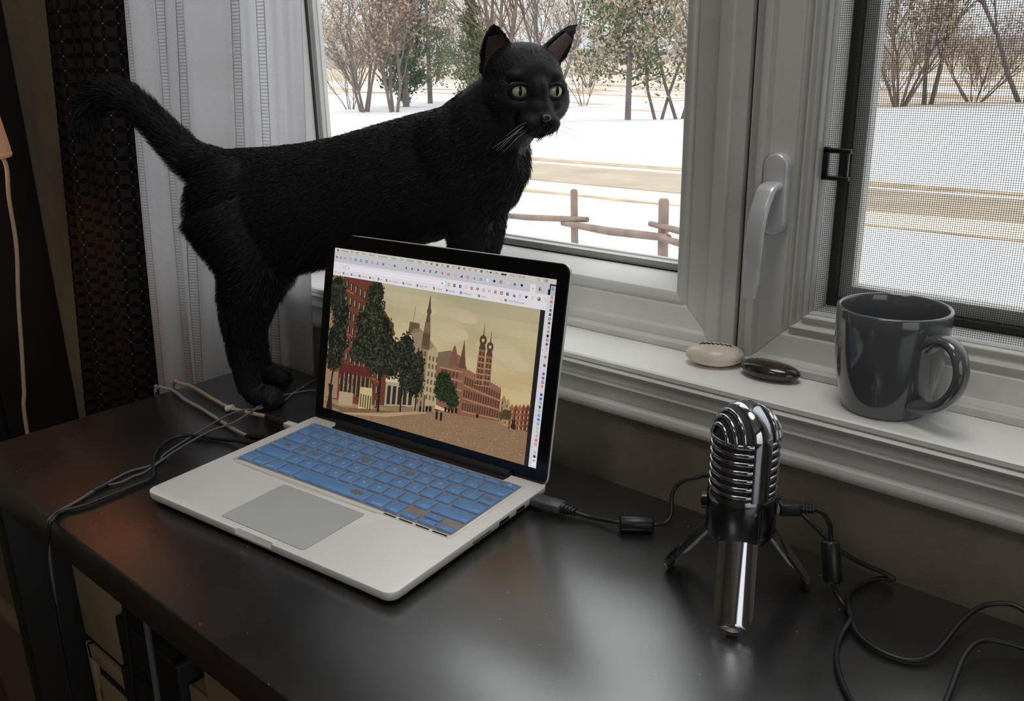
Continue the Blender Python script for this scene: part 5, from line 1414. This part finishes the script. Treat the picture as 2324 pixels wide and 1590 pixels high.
# hind legs
def leg(pts, rad, lat):
    body.tube(catmull([(s, lat * k_, z) for (s, z), k_ in zip(pts, LATK)], 5), rad, 18)
LATK = [0.75, 0.9, 1.0, 1.0, 1.0, 1.0]
def paw(s, lat, z0, az=0.0, L=0.026):
    ca, sa = math.cos(az), math.sin(az)
    A = (Vector((ca, sa, 0)), Vector((-sa, ca, 0)), Vector((0, 0, 1)))
    ellipsoid(body, (s, lat, z0 + 0.0125), (L, 0.0165, 0.0125), A)
    for k in range(4):
        o_ = (-0.0105 + 0.007 * k); f_ = L * (0.72 if k in (1, 2) else 0.58)
        ellipsoid(body, (s + ca * f_ - sa * o_, lat + sa * f_ + ca * o_, z0 + 0.0080), (0.0105, 0.0046, 0.0078), A, 12, 8)
leg([(0.000, 0.235), (0.028, 0.172), (0.016, 0.122), (0.008, 0.078), (0.008, 0.045), (0.012, 0.018)], [0.050, 0.041, 0.030, 0.0195, 0.0155, 0.0150], -0.032)
paw(0.0260, -0.032, 0.0005, math.radians(-8))
leg([(-0.010, 0.235), (0.012, 0.172), (-0.006, 0.122), (-0.018, 0.078), (-0.016, 0.045), (-0.012, 0.018)], [0.048, 0.040, 0.029, 0.0190, 0.0155, 0.0150], 0.031)
paw(0.0000, 0.031, 0.0005, math.radians(6))
# front legs standing on the sill
LATK = [1.0] * 6
leg([(0.286, 0.272), (0.288, 0.225), (0.284, 0.185), (0.282, 0.155), (0.283, 0.138), (0.285, 0.126)], [0.034, 0.027, 0.0200, 0.0160, 0.0140, 0.0145], -0.006)
paw(0.2960, -0.006, 0.1135, 0.1, 0.022)
leg([(0.286, 0.272), (0.292, 0.225), (0.290, 0.185), (0.290, 0.155), (0.291, 0.138), (0.293, 0.126)], [0.034, 0.027, 0.0200, 0.0160, 0.0140, 0.0145], 0.030)
paw(0.3040, 0.030, 0.1135, 0.1, 0.022)
# tail
TAIL = [(-0.022, 0, 0.276), (-0.048, 0, 0.287), (-0.072, 0, 0.306), (-0.095, -0.002, 0.330), (-0.114, -0.004, 0.350), (-0.135, -0.007, 0.3625), (-0.158, -0.010, 0.3605), (-0.174, -0.013, 0.346), (-0.179, -0.016, 0.328), (-0.176, -0.018, 0.310)]
body.tube(catmull(TAIL, 5), [0.027, 0.023, 0.019, 0.0165, 0.0160, 0.0160, 0.0155, 0.0145, 0.012, 0.006], 18)
# fuse everything into one skin
tmp = body.build('cat_tmp', None)
md = tmp.modifiers.new('r', 'REMESH'); md.mode = 'VOXEL'; md.voxel_size = 0.0023
sm = tmp.modifiers.new('s', 'SMOOTH'); sm.factor = 0.5; sm.iterations = 6
bpy.context.view_layer.update()
me = bpy.data.meshes.new_from_object(tmp.evaluated_get(bpy.context.evaluated_depsgraph_get()))
bpy.data.objects.remove(tmp)
me.name = 'cat_body'
me.polygons.foreach_set('use_smooth', [True] * len(me.polygons))
m_fur = M('black_fur', (19, 18, 20), 0.62, spec=0.25)
me.materials.clear(); me.materials.append(m_fur)
cb = bpy.data.objects.new('cat_body', me); COL.objects.link(cb); cb.parent = cat
# fur strands combed over the skin
nV = len(me.vertices)
co = np.empty(nV * 3, np.float32); me.vertices.foreach_get('co', co); co = co.reshape(-1, 3)
no = np.empty(nV * 3, np.float32); me.vertices.foreach_get('normal', no); no = no.reshape(-1, 3)
me.calc_loop_triangles()
tri = np.empty(len(me.loop_triangles) * 3, np.int32); me.loop_triangles.foreach_get('vertices', tri); tri = tri.reshape(-1, 3)
A_, B_, C_ = co[tri[:, 0]], co[tri[:, 1]], co[tri[:, 2]]
area = np.linalg.norm(np.cross(B_ - A_, C_ - A_), axis=1) / 2
rg = np.random.default_rng(7)
NF = 150000
ti = rg.choice(len(tri), NF, p=area / area.sum())
u1, u2 = rg.random(NF), rg.random(NF); sq = np.sqrt(u1)
w0, w1, w2 = 1 - sq, sq * (1 - u2), sq * u2
P = A_[ti] * w0[:, None] + B_[ti] * w1[:, None] + C_[ti] * w2[:, None]
Nn = no[tri[ti, 0]] * w0[:, None] + no[tri[ti, 1]] * w1[:, None] + no[tri[ti, 2]] * w2[:, None]
Nn /= np.linalg.norm(Nn, axis=1)[:, None] + 1e-9
hc = np.array(HC); dH = np.linalg.norm(P - hc, axis=1)
is_head = dH < 0.064; is_ear = (P - hc) @ np.array(hu) > 0.038
is_ear &= dH < 0.11
is_tail = P[:, 0] < -0.052
is_leg = (P[:, 2] < 0.135) & (P[:, 0] < 0.2) | (P[:, 2] < 0.205) & (P[:, 0] > 0.22)
rear = np.clip((0.03 - P[:, 0]) / 0.08, 0, 1) * np.clip((0.30 - P[:, 2]) / 0.06, 0, 1)
belly = np.clip((0.215 - P[:, 2]) / 0.05, 0, 1) * (P[:, 0] > 0.03) * (P[:, 0] < 0.26)
chest = np.clip((P[:, 0] - 0.30) / 0.04, 0, 1) * (P[:, 2] < 0.33)
ln = np.full(NF, 0.0055) + 0.0075 * rear + 0.0070 * belly + 0.0050 * chest
ln[is_tail] = 0.0115; ln[is_leg] = 0.0060; ln[is_leg & (P[:, 2] < 0.05)] = 0.0035
ln[is_head] = 0.0034; ln[is_ear] = 0.0016
mz = (P - hc) @ np.array(hf) > 0.030
ln[is_head & mz] = 0.0014
ln *= rg.uniform(.65, 1.25, NF)
flow = np.tile(np.array([-0.85, 0, -0.45]), (NF, 1))
flow[is_leg] = np.array([-0.15, 0, -1.0])
# tail: comb along the tail towards its tip
tp_ = np.array([tuple(p) for p in catmull(TAIL, 6)]); td = np.gradient(tp_, axis=0); td /= np.linalg.norm(td, axis=1)[:, None]
idx = np.where(is_tail)[0]
if len(idx):
    near = np.argmin(((P[idx][:, None, :] - tp_[None]) ** 2).sum(2), axis=1); flow[idx] = td[near]
nosep = np.array(hp_(0.06, 0, -0.02)); hidx = is_head | is_ear
flow[hidx] = P[hidx] - nosep
flow -= Nn * (flow * Nn).sum(1)[:, None]
flow /= np.linalg.norm(flow, axis=1)[:, None] + 1e-9
lift = np.where(hidx, 0.30, np.where(is_tail, .55, 0.32))[:, None] + 0.45 * (rear + belly)[:, None]
D1 = Nn * lift + flow * (1.15 - 0.4 * lift) + rg.normal(0, .12, (NF, 3)); D1 /= np.linalg.norm(D1, axis=1)[:, None]
D2 = D1 * .6 + flow * .6 + np.array([0, 0, -.12]) + rg.normal(0, .12, (NF, 3)); D2 /= np.linalg.norm(D2, axis=1)[:, None]
side = np.cross(D1, rg.normal(0, 1, (NF, 3))); side /= np.linalg.norm(side, axis=1)[:, None] + 1e-9
wd = np.where(hidx, 0.00014, 0.00020)[:, None]
Pm = P + D1 * (ln * .55)[:, None]; Pe = Pm + D2 * (ln * .5)[:, None]; Pb = P - Nn * 0.0006
V_ = np.stack([Pb - side * wd, Pb + side * wd, Pm + side * wd * .75, Pm - side * wd * .75, Pe], 1).reshape(-1, 3)
# keep strands clear of the eyes
EYES = [hp_(0.0265, -0.0186, -0.0010), hp_(0.0265, 0.0186, -0.0010)]
keep = np.ones(NF, bool)
for e in EYES:
    ec = np.array(e + hf * 0.006); keep &= np.linalg.norm(P - ec, axis=1) > 0.0100
for (ri, fd) in EAR:
    pts = np.array([tuple(q) for row_ in ri for q in row_]); ii = np.where(is_ear)[0]
    dmin = ((P[ii][:, None, :] - pts[None]) ** 2).sum(2).min(1); facing = (Nn[ii] @ np.array(fd)) > 0.2
    keep[ii[facing & (dmin < .004 ** 2)]] = False
base_i = (np.where(keep)[0] * 5)[:, None]
quads = (base_i + np.array([0, 1, 2, 3])); tris = (base_i + np.array([3, 2, 4]))
fm = bpy.data.meshes.new('fur')
nq, nt_ = len(quads), len(tris)
fm.vertices.add(len(V_)); fm.vertices.foreach_set('co', V_.astype(np.float32).ravel())
fm.loops.add(nq * 4 + nt_ * 3); fm.loops.foreach_set('vertex_index', np.concatenate([quads.ravel(), tris.ravel()]).astype(np.int32))
fm.polygons.add(nq + nt_)
fm.polygons.foreach_set('loop_start', np.concatenate([np.arange(nq) * 4, nq * 4 + np.arange(nt_) * 3]).astype(np.int32))
fm.update(calc_edges=True); fm.validate()
m_hair = M('black_hair', (19, 18.5, 20), 0.5, spec=0.28)
fm.materials.append(m_hair)
fo = bpy.data.objects.new('fur', fm); COL.objects.link(fo); fo.parent = cat; fo['kind'] = 'stuff'; fo['label'] = 'short black fur'
# eyes
def iris_mat():
    m = bpy.data.materials.new('cat_iris'); m.use_nodes = True; nt = m.node_tree; b = nt.nodes['Principled BSDF']
    b.inputs['Base Color'].default_value = (*s2l((186, 188, 146)), 1); b.inputs['Roughness'].default_value = .12; b.inputs['Coat Weight'].default_value = .6
    return m
m_iris = iris_mat(); m_pupil = M('pupil', (4, 4, 5), .08)
GAZE = (hf * 0.985 + hl * 0.0 + hu * 0.05).normalized()
for k, e in enumerate(EYES):
    sd = -1 if k == 0 else 1
    g = (GAZE + hl * (0.10 * sd)).normalized(); gl_ = hu.cross(g).normalized(); gu = g.cross(gl_)
    ball = MB(); ellipsoid(ball, e, (0.0112, 0.0108, 0.0104), (g, gl_, gu), 24, 16); eo = ball.build('eye', m_iris, cat, smooth=80)
    pm_ = MB(); pts = []
    for i in range(20):
        a = 2 * PI * i / 20; x_, y_ = 0.0018 * math.cos(a), 0.0046 * math.sin(a)
        pts.append(e + g * (0.01145 * math.sqrt(max(0, 1 - (x_ / .0112) ** 2 - (y_ / .0108) ** 2))) + gl_ * x_ + gu * y_)
    pm_.add(pts + [e + g * 0.0116], [(i, (i + 1) % 20, 20) for i in range(20)]); pm_.build('pupil', m_pupil, eo)
    # lids: dark rims above and below
    for up_, nm in ((1, 'upper_lid'), (-1, 'lower_lid')):
        lid_ = MB(); pts = []
        for i in range(17):
            a = PI * i / 16; x_ = 0.0092 * math.cos(a); y_ = up_ * (0.0066 if up_ > 0 else 0.0076) * math.sin(a) ** .8
            pts.append(e + g * (0.0112 * math.sqrt(max(0.05, 1 - (x_ / .0122) ** 2 - (y_ / .0116) ** 2))) + gl_ * x_ + gu * y_)
        lid_.tube(pts, 0.0023, 6); lid_.build(nm, m_fur, cat, smooth=80)
# inner ears, nose leather, mouth line, whiskers
m_inner = M('inner_ear', (74, 54, 54), .7, var=(60, .25))
for (ri, fd) in EAR:
    ie = MB(); n_ = len(ri[0]); vs = [q + fd * 0.0022 for row_ in ri[1:7] for q in row_[3:-3]]; w_ = n_ - 6
    ie.add(vs, [(i * w_ + k, i * w_ + k + 1, (i + 1) * w_ + k + 1, (i + 1) * w_ + k) for i in range(5) for k in range(w_ - 1)]); ie.build('inner_ear', m_inner, cat, smooth=80)
ns_ = MB(); ellipsoid(ns_, hp_(0.0572, 0, -0.0230), (0.0028, 0.0055, 0.0038), HA, 16, 10); ns_.build('nose', M('nose_leather', (22, 20, 21), .3, spec=.7), cat, smooth=80)
for sd in (-1, 1):
    MB().tube(catmull([hp_(0.0580, 0, -0.0260), hp_(0.0570, sd * .004, -0.0320), hp_(0.0520, sd * .0105, -0.0355), hp_(0.042, sd * .016, -0.0340)], 4), 0.0006, 5).build('mouth_line', m_dark, cat)
rw = random.Random(9)
m_wh = M('whisker_white', (170, 170, 172), .4)
for sd in (-1, 1):
    for k in range(5):
        b0 = hp_(0.050 - .002 * (k % 3), sd * (.011 + .002 * (k % 3)), -0.0255 - .0022 * k)
        d = (hf * rw.uniform(.05, .35) + hl * sd + hu * rw.uniform(-.55, .15)).normalized(); L = rw.uniform(.028, .050)
        MB().tube([b0, b0 + d * L * .5 + hu * -.001, b0 + d * L + hu * -.006], [0.00013, 0.00010, 0.00005], 4).build('whisker', m_wh, cat)
# ------------------------------------------------------------------ outdoors: snowy field, road, fence, trees
GZ = -1.8
def snow_mat():
    m = bpy.data.materials.new('snow_field'); m.use_nodes = True; nt = m.node_tree; b = nt.nodes['Principled BSDF']
    tc = nt.nodes.new('ShaderNodeTexCoord'); sp = nt.nodes.new('ShaderNodeSeparateXYZ'); nt.links.new(tc.outputs['Object'], sp.inputs[0])
    mp_ = nt.nodes.new('ShaderNodeMapping'); mp_.inputs['Scale'].default_value = (0.10, 0.55, 1); nt.links.new(tc.outputs['Object'], mp_.inputs['Vector'])
    ns = nt.nodes.new('ShaderNodeTexNoise'); ns.inputs['Scale'].default_value = 1.0; ns.inputs['Detail'].default_value = 6; ns.inputs['Roughness'].default_value = .6; nt.links.new(mp_.outputs['Vector'], ns.inputs['Vector'])
    # dry grass shows through farther out in the field
    far = nt.nodes.new('ShaderNodeMapRange'); far.inputs['From Min'].default_value = 20; far.inputs['From Max'].default_value = 40; far.inputs['To Min'].default_value = -0.22; far.inputs['To Max'].default_value = 0.06; nt.links.new(sp.outputs['Y'], far.inputs['Value'])
    f = math_n(nt, 'ADD', ns.outputs['Fac'], far.outputs['Result'])
    rp = nt.nodes.new('ShaderNodeValToRGB'); rp.color_ramp.elements[0].position = .52; rp.color_ramp.elements[0].color = (*s2l((212, 212, 214)), 1); rp.color_ramp.elements[1].position = .62; rp.color_ramp.elements[1].color = (*s2l((176, 154, 126)), 1)
    nt.links.new(f, rp.inputs['Fac']); nt.links.new(rp.outputs['Color'], b.inputs['Base Color']); b.inputs['Roughness'].default_value = .8; b.inputs['Specular IOR Level'].default_value = .1
    return m
gr = MB(); NX, NY = 90, 80
R2 = random.Random(3)
xs_ = [-110 + 170 * i / NX for i in range(NX + 1)]; ys_ = [0.6 + 150 * (j / NY) ** 2 for j in range(NY + 1)]
def gh(x, y):
    if 8.5 < y < 16.5: return GZ
    w = min(1, abs(y - 12.5) / 12 - .3) if y > 12.5 else .3
    return GZ + max(0, w) * (0.10 * math.sin(x * .23 + y * .11) + .07 * math.sin(x * .51 - y * .37) + .05 * math.sin(y * .9 + x * .13))
gr.add([(x, y, gh(x, y)) for y in ys_ for x in xs_], [(j * (NX + 1) + i, j * (NX + 1) + i + 1, (j + 1) * (NX + 1) + i + 1, (j + 1) * (NX + 1) + i) for j in range(NY) for i in range(NX)])
tag(gr.build('ground', snow_mat(), smooth=80), 'snow covered field outside the window', kind='structure')
def strip(name, y0, y1, z, mat, wob, seed, label):
    r = random.Random(seed); mb = MB(); n = 90; top = []; bot = []
    for i in range(n + 1):
        x = -60 + 90 * i / n
        top.append((x, y1 + wob * (r.random() - .5) + .02 * x, z)); bot.append((x, y0 + wob * (r.random() - .5) + .02 * x, z))
    vs = top + bot + [(a, b, c - .02) for a, b, c in top] + [(a, b, c - .02) for a, b, c in bot]; N = n + 1
    fs = []
    for i in range(n): fs += [(N + i, N + i + 1, i + 1, i), (2 * N + i, 2 * N + i + 1, i + 1, i)[::-1], (N + i, N + i + 1, 3 * N + i + 1, 3 * N + i)[::-1]]
    return tag(mb.add(vs, fs).build(name, mat), label, kind='structure')
m_road = M('road_slush', (168, 154, 136), .8, var=(1.2, .14)); m_shld = M('road_shoulder', (216, 204, 186), .9, var=(.8, .08)); m_bank = M('bank_grass', (176, 156, 128), .9, var=(2.5, .25))
strip('road', 12.2, 14.3, GZ + .015, m_road, .10, 1, 'slushy brown road across the snow')
strip('road_shoulder', 11.2, 12.2, GZ + .012, m_shld, .22, 2, 'pale sandy shoulder in front of the road')
strip('road_verge', 14.7, 15.1, GZ + .012, m_bank, .20, 3, 'brown grassy verge behind the road')
strip('road_edge', 11.0, 11.18, GZ + .010, m_bank, .2, 5, 'thin brown line in front of the road shoulder')
# far ridge and hazy woods on the horizon
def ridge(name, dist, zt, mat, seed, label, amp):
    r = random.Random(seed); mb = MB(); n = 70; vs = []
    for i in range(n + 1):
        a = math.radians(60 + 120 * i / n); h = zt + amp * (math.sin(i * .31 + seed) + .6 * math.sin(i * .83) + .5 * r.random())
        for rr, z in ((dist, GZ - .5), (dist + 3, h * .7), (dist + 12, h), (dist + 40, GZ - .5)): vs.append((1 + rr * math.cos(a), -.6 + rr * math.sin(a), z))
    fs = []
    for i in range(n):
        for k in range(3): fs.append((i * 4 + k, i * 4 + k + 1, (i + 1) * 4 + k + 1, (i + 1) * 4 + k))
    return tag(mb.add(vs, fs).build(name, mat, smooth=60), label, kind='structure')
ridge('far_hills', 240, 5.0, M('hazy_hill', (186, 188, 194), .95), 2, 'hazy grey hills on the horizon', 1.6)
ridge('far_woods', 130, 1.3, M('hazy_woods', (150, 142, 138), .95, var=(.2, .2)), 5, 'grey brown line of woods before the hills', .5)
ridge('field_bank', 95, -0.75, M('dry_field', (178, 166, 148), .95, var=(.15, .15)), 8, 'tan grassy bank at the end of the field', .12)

m_wood = M('fence_wood', (132, 114, 102), .8, var=(6, .25), bump=(40, .4))
fence = tag(empty('split_rail_fence', (-4.1, 5.97, GZ)), 'split rail wooden fence standing in the snow', 'fence')
def fl_(o): o.location = (4.1, -5.97, -GZ); return o
for (x, y, zt, r) in ((-4.10, 5.97, -0.800, .036), (-2.64, 5.21, -0.665, .042), (-5.51, 6.38, -1.00, .040), (-1.30, 4.45, -0.60, .042)):
    rr = random.Random(int(x * 10)); 
    fl_(MB().tube([(x, y, GZ - .1), (x + .01, y, (GZ + zt) / 2), (x, y, zt - .02), (x, y, zt)], [r * 1.05, r, r * .98, r * .7], 9).build('post', m_wood, fence, smooth=50))
for (a, b, r) in (((-5.95, 6.64, -1.30), (-3.86, 5.86, -1.045), .030), ((-4.28, 6.03, -1.145), (-2.50, 5.07, -0.93), .034), ((-2.80, 5.28, -0.885), (-1.1, 4.28, -.75), .028), ((-2.62, 5.11, -0.945), (-1.1, 4.3, -.85), .030), ((-7.4, 7.2, -1.30), (-5.2, 6.28, -1.20), .03)):
    a, b = Vector(a), Vector(b); m_ = a.lerp(b, .5) + Vector((0, 0, -.015))
    fl_(MB().tube([a, a.lerp(m_, .5), m_, m_.lerp(b, .5), b], [r * .8, r, r * 1.05, r, r * .85], 8).build('rail', m_wood, fence, smooth=50))

m_bark = M('bark_grey', (116, 106, 102), .9, var=(3, .2)); m_bark2 = M('bark_brown', (128, 112, 100), .9, var=(3, .2))
m_leaf = M('dead_leaf', (172, 154, 130), .9, var=(1.5, .2)); m_leaf2 = M('dead_leaf_red', (162, 136, 114), .9, var=(1.5, .2)); m_green = M('juniper_green', (84, 100, 74), .9, var=(2.0, .35)); m_green2 = M('juniper_pale', (116, 124, 96), .9, var=(2.0, .3))
def bare_tree(name, pos, h, seed, label, stems=4, spread=.35, leaf=600, leafmat=None, bark=None, levels=3, kids=6, thick=1.0, group=None):
    r = random.Random(seed); t = tag(empty(name, pos), label, 'tree', group)
    mb = MB(); tips = []
    def grow(p, d, L, rad, lev):
        pts = [p]; q = p.copy(); dd = d.copy(); n = 4
        for i in range(n):
            dd = (dd + Vector((r.uniform(-1, 1), r.uniform(-1, 1), r.uniform(-.3, .8))) * .16).normalized(); q = q + dd * (L / n); pts.append(q.copy())
        mb.tube(pts, [rad, rad * .72, rad * .45], 4 if lev else 6, caps=False)
        tips.append((pts[-1], lev)); tips.append((pts[2], lev))
        if lev < levels:
            for k in range(kids if lev else kids + 1):
                u = r.uniform(.25, 1.0); i0 = min(int(u * n), n - 1); bp = pts[i0].lerp(pts[i0 + 1], u * n - i0)
                ax_ = Vector((r.uniform(-1, 1), r.uniform(-1, 1), r.uniform(.0, .8))).normalized()
                grow(bp, (dd * .75 + ax_ * .75).normalized(), L * r.uniform(.38, .62), rad * .42, lev + 1)
    for s in range(stems):
        a = 2 * PI * (s + r.random() * .6) / stems
        d = Vector((math.cos(a) * spread, math.sin(a) * spread, 1)).normalized()
        grow(Vector((math.cos(a) * .12, math.sin(a) * .12, -.1)), d, h * r.uniform(.55, .75), .055 * thick * h / 5, 0)
    mb.build('branches', bark or m_bark, t, smooth=80)
    lf = MB()
    for k in range(leaf):
        p, lev = r.choice(tips)
        if lev == 0: continue
        q = p + Vector((r.gauss(0, .22), r.gauss(0, .22), r.gauss(0, .22))) * (h / 6); s = r.uniform(.03, .085) * h / 6
        u = Vector((r.uniform(-1, 1), r.uniform(-1, 1), r.uniform(-1, 1))).normalized(); v = u.orthogonal().normalized()
        lf.add([q - u * s, q + v * s * .6, q + u * s, q - v * s * .6], [(0, 1, 2, 3)])
    if leaf: lf.build('foliage', leafmat or m_leaf, t)['kind'] = 'stuff'
    return t
def evergreen(name, pos, h, rad, seed, label, n=2600, mat=None, z0=.12, shape=1.0, mixmat=None, mixn=0):
    r = random.Random(seed); t = tag(empty(name, pos), label, 'tree')
    MB().tube([(0, 0, -.1), (.05, 0, h * .5), (0, .05, h * .97)], [.10 * h / 6, .06 * h / 6, .01], 6).build('trunk', m_bark, t, smooth=80)
    br = MB(); clumps = []
    for k in range(46):
        z = h * (z0 + (1 - z0) * (k + r.random()) / 46); w = rad * (1 - ((z / h - z0) / (1 - z0)) ** shape) * (.75 + .5 * r.random()) + .10 * rad; a = r.uniform(0, 2 * PI)
        e = Vector((w * math.cos(a), w * math.sin(a), z + .25 * w)); br.tube([Vector((0, 0, z)), Vector((0, 0, z)).lerp(e, .5) + Vector((0, 0, .05)), e], [.022, .014, .006], 4, caps=False)
        for s in (.3, .5, .7, .9, 1.0): clumps.append((Vector((0, 0, z)).lerp(e, s), .26 * w + .10))
    br.build('boughs', m_bark, t)
    def leaves(nn, mt, nm):
        lf = MB()
        for k in range(nn):
            c, s = r.choice(clumps); q = c + Vector((r.gauss(0, .5), r.gauss(0, .5), r.gauss(0, .5))) * s; l = r.uniform(.06, .16)
            u = Vector((r.uniform(-1, 1), r.uniform(-1, 1), r.uniform(-.2, 1.2))).normalized(); v = u.orthogonal().normalized()
            lf.add([q - v * l * .3, q + u * l, q + v * l * .3, q - u * l * .4], [(0, 1, 2, 3)])
        lf.build(nm, mt, t)['kind'] = 'stuff'
    leaves(n, mat or m_green, 'foliage')
    if mixn: leaves(mixn, mixmat, 'dry_foliage')
    return t
bare_tree('shrub', (-32.0, 25.5, GZ), 3.4, 1, 'small bare many-stemmed shrub nearest the left window edge', 5, .5, 150, None, m_bark2, 2, 5, .7)
bare_tree('bare_tree', (-29.2, 24.0, GZ), 6.6, 2, 'bare tree with slanting grey trunks left of the evergreens', 4, .42, 2200, m_leaf, m_bark, 3, 6, .9)
bare_tree('bare_tree', (-28.0, 24.6, GZ), 7.2, 3, 'bare tree with a crooked dark trunk close beside the dense evergreen', 3, .22, 2000, m_leaf2, m_bark, 3, 6, .9)
evergreen('evergreen_tree', (-30.6, 27.6, GZ), 9.5, 0.95, 4, 'dense dark green narrow evergreen left of the cat', 13000, m_green, .04, 2.5)
evergreen('evergreen_tree', (-32.6, 31.0, GZ), 8.2, 1.5, 5, 'paler thinner evergreen between the dense one and the cat', 6500, m_green2, .10, 1.2, m_leaf2, 700)
evergreen('evergreen_tree', (-29.6, 31.0, GZ), 5.2, 1.1, 15, 'small evergreen just left of the cat\'s ear', 4500, m_green2, .05, 1.2, m_leaf2, 500)
bare_tree('bare_tree', (-27.2, 30.2, GZ), 11.5, 6, 'tall bare tree with long straight trunks behind the cat\'s left ear', 5, .20, 100, m_leaf2, m_bark2, 3, 5, .8)
bare_tree('bare_tree', (-24.5, 30.5, GZ), 9.5, 16, 'bare tree whose twigs spread above the cat\'s head', 3, .45, 100, m_leaf2, m_bark, 3, 6, .8)
bare_tree('shrub', (-24.0, 32.3, GZ), 2.8, 7, 'small bare shrub right of the cat\'s face', 6, .45, 120, None, m_bark2, 2, 4, .6)
evergreen('evergreen_tree', (-17.4, 26.2, GZ), 7.4, 2.0, 8, 'broad ragged evergreen with brown patches right of the cat', 5500, m_green, .14, 1.1, m_leaf, 5500)
bare_tree('bare_tree', (-16.9, 27.4, GZ), 6.6, 9, 'bare tree with a leaning trunk beside the ragged evergreen', 2, .30, 1500, m_leaf, m_bark, 3, 6, .9)
bare_tree('bare_tree', (-16.4, 28.0, GZ), 7.0, 10, 'forked bare tree next to the right edge of the picture window', 2, .38, 1500, m_leaf, m_bark, 3, 6, .9)
bare_tree('bare_tree', (-11.2, 35.2, GZ), 6.4, 11, 'bushy bare tree seen through the insect screen at its left', 7, .38, 4000, m_leaf, m_bark2, 3, 5, .8)
bare_tree('bare_tree', (-10.6, 36.6, GZ), 9.5, 12, 'tall thin bare tree rising behind the bushy one in the screen', 2, .12, 100, m_leaf, m_bark, 3, 5, .9)
bare_tree('shrub', (-9.6, 39.0, GZ), 3.9, 13, 'brown brush in the middle of the screened window', 9, .8, 3500, m_leaf2, m_bark2, 3, 5, .7)
bare_tree('bare_tree', (-7.6, 38.3, GZ), 9.0, 14, 'bare tree with leaning branches at the right edge of the photo', 4, .55, 300, m_leaf, m_bark, 3, 6, 1.0)
# thickets farther back
rr = random.Random(21)
ordn = ['first', 'second', 'third', 'fourth', 'fifth', 'sixth', 'seventh', 'eighth', 'ninth', 'tenth', 'eleventh', 'twelfth', 'thirteenth', 'fourteenth', 'fifteenth', 'last']
for k in range(16):
    u = k / 15
    px_, py_ = -52 + 47 * u + rr.uniform(-2, 2), 42 + 12 * math.sin(u * 3) + rr.uniform(-3, 3)
    bare_tree('thicket', (px_, py_, GZ), rr.uniform(5.5, 8.0) if u < .42 else rr.uniform(1.8, 3.0), 40 + k, 'brown leafless thicket behind the trees, %s from the left' % ordn[k], 8, .6, 1500, m_leaf2 if k % 2 else m_leaf, m_bark2, 2, 6, .7, 'thickets behind the trees')
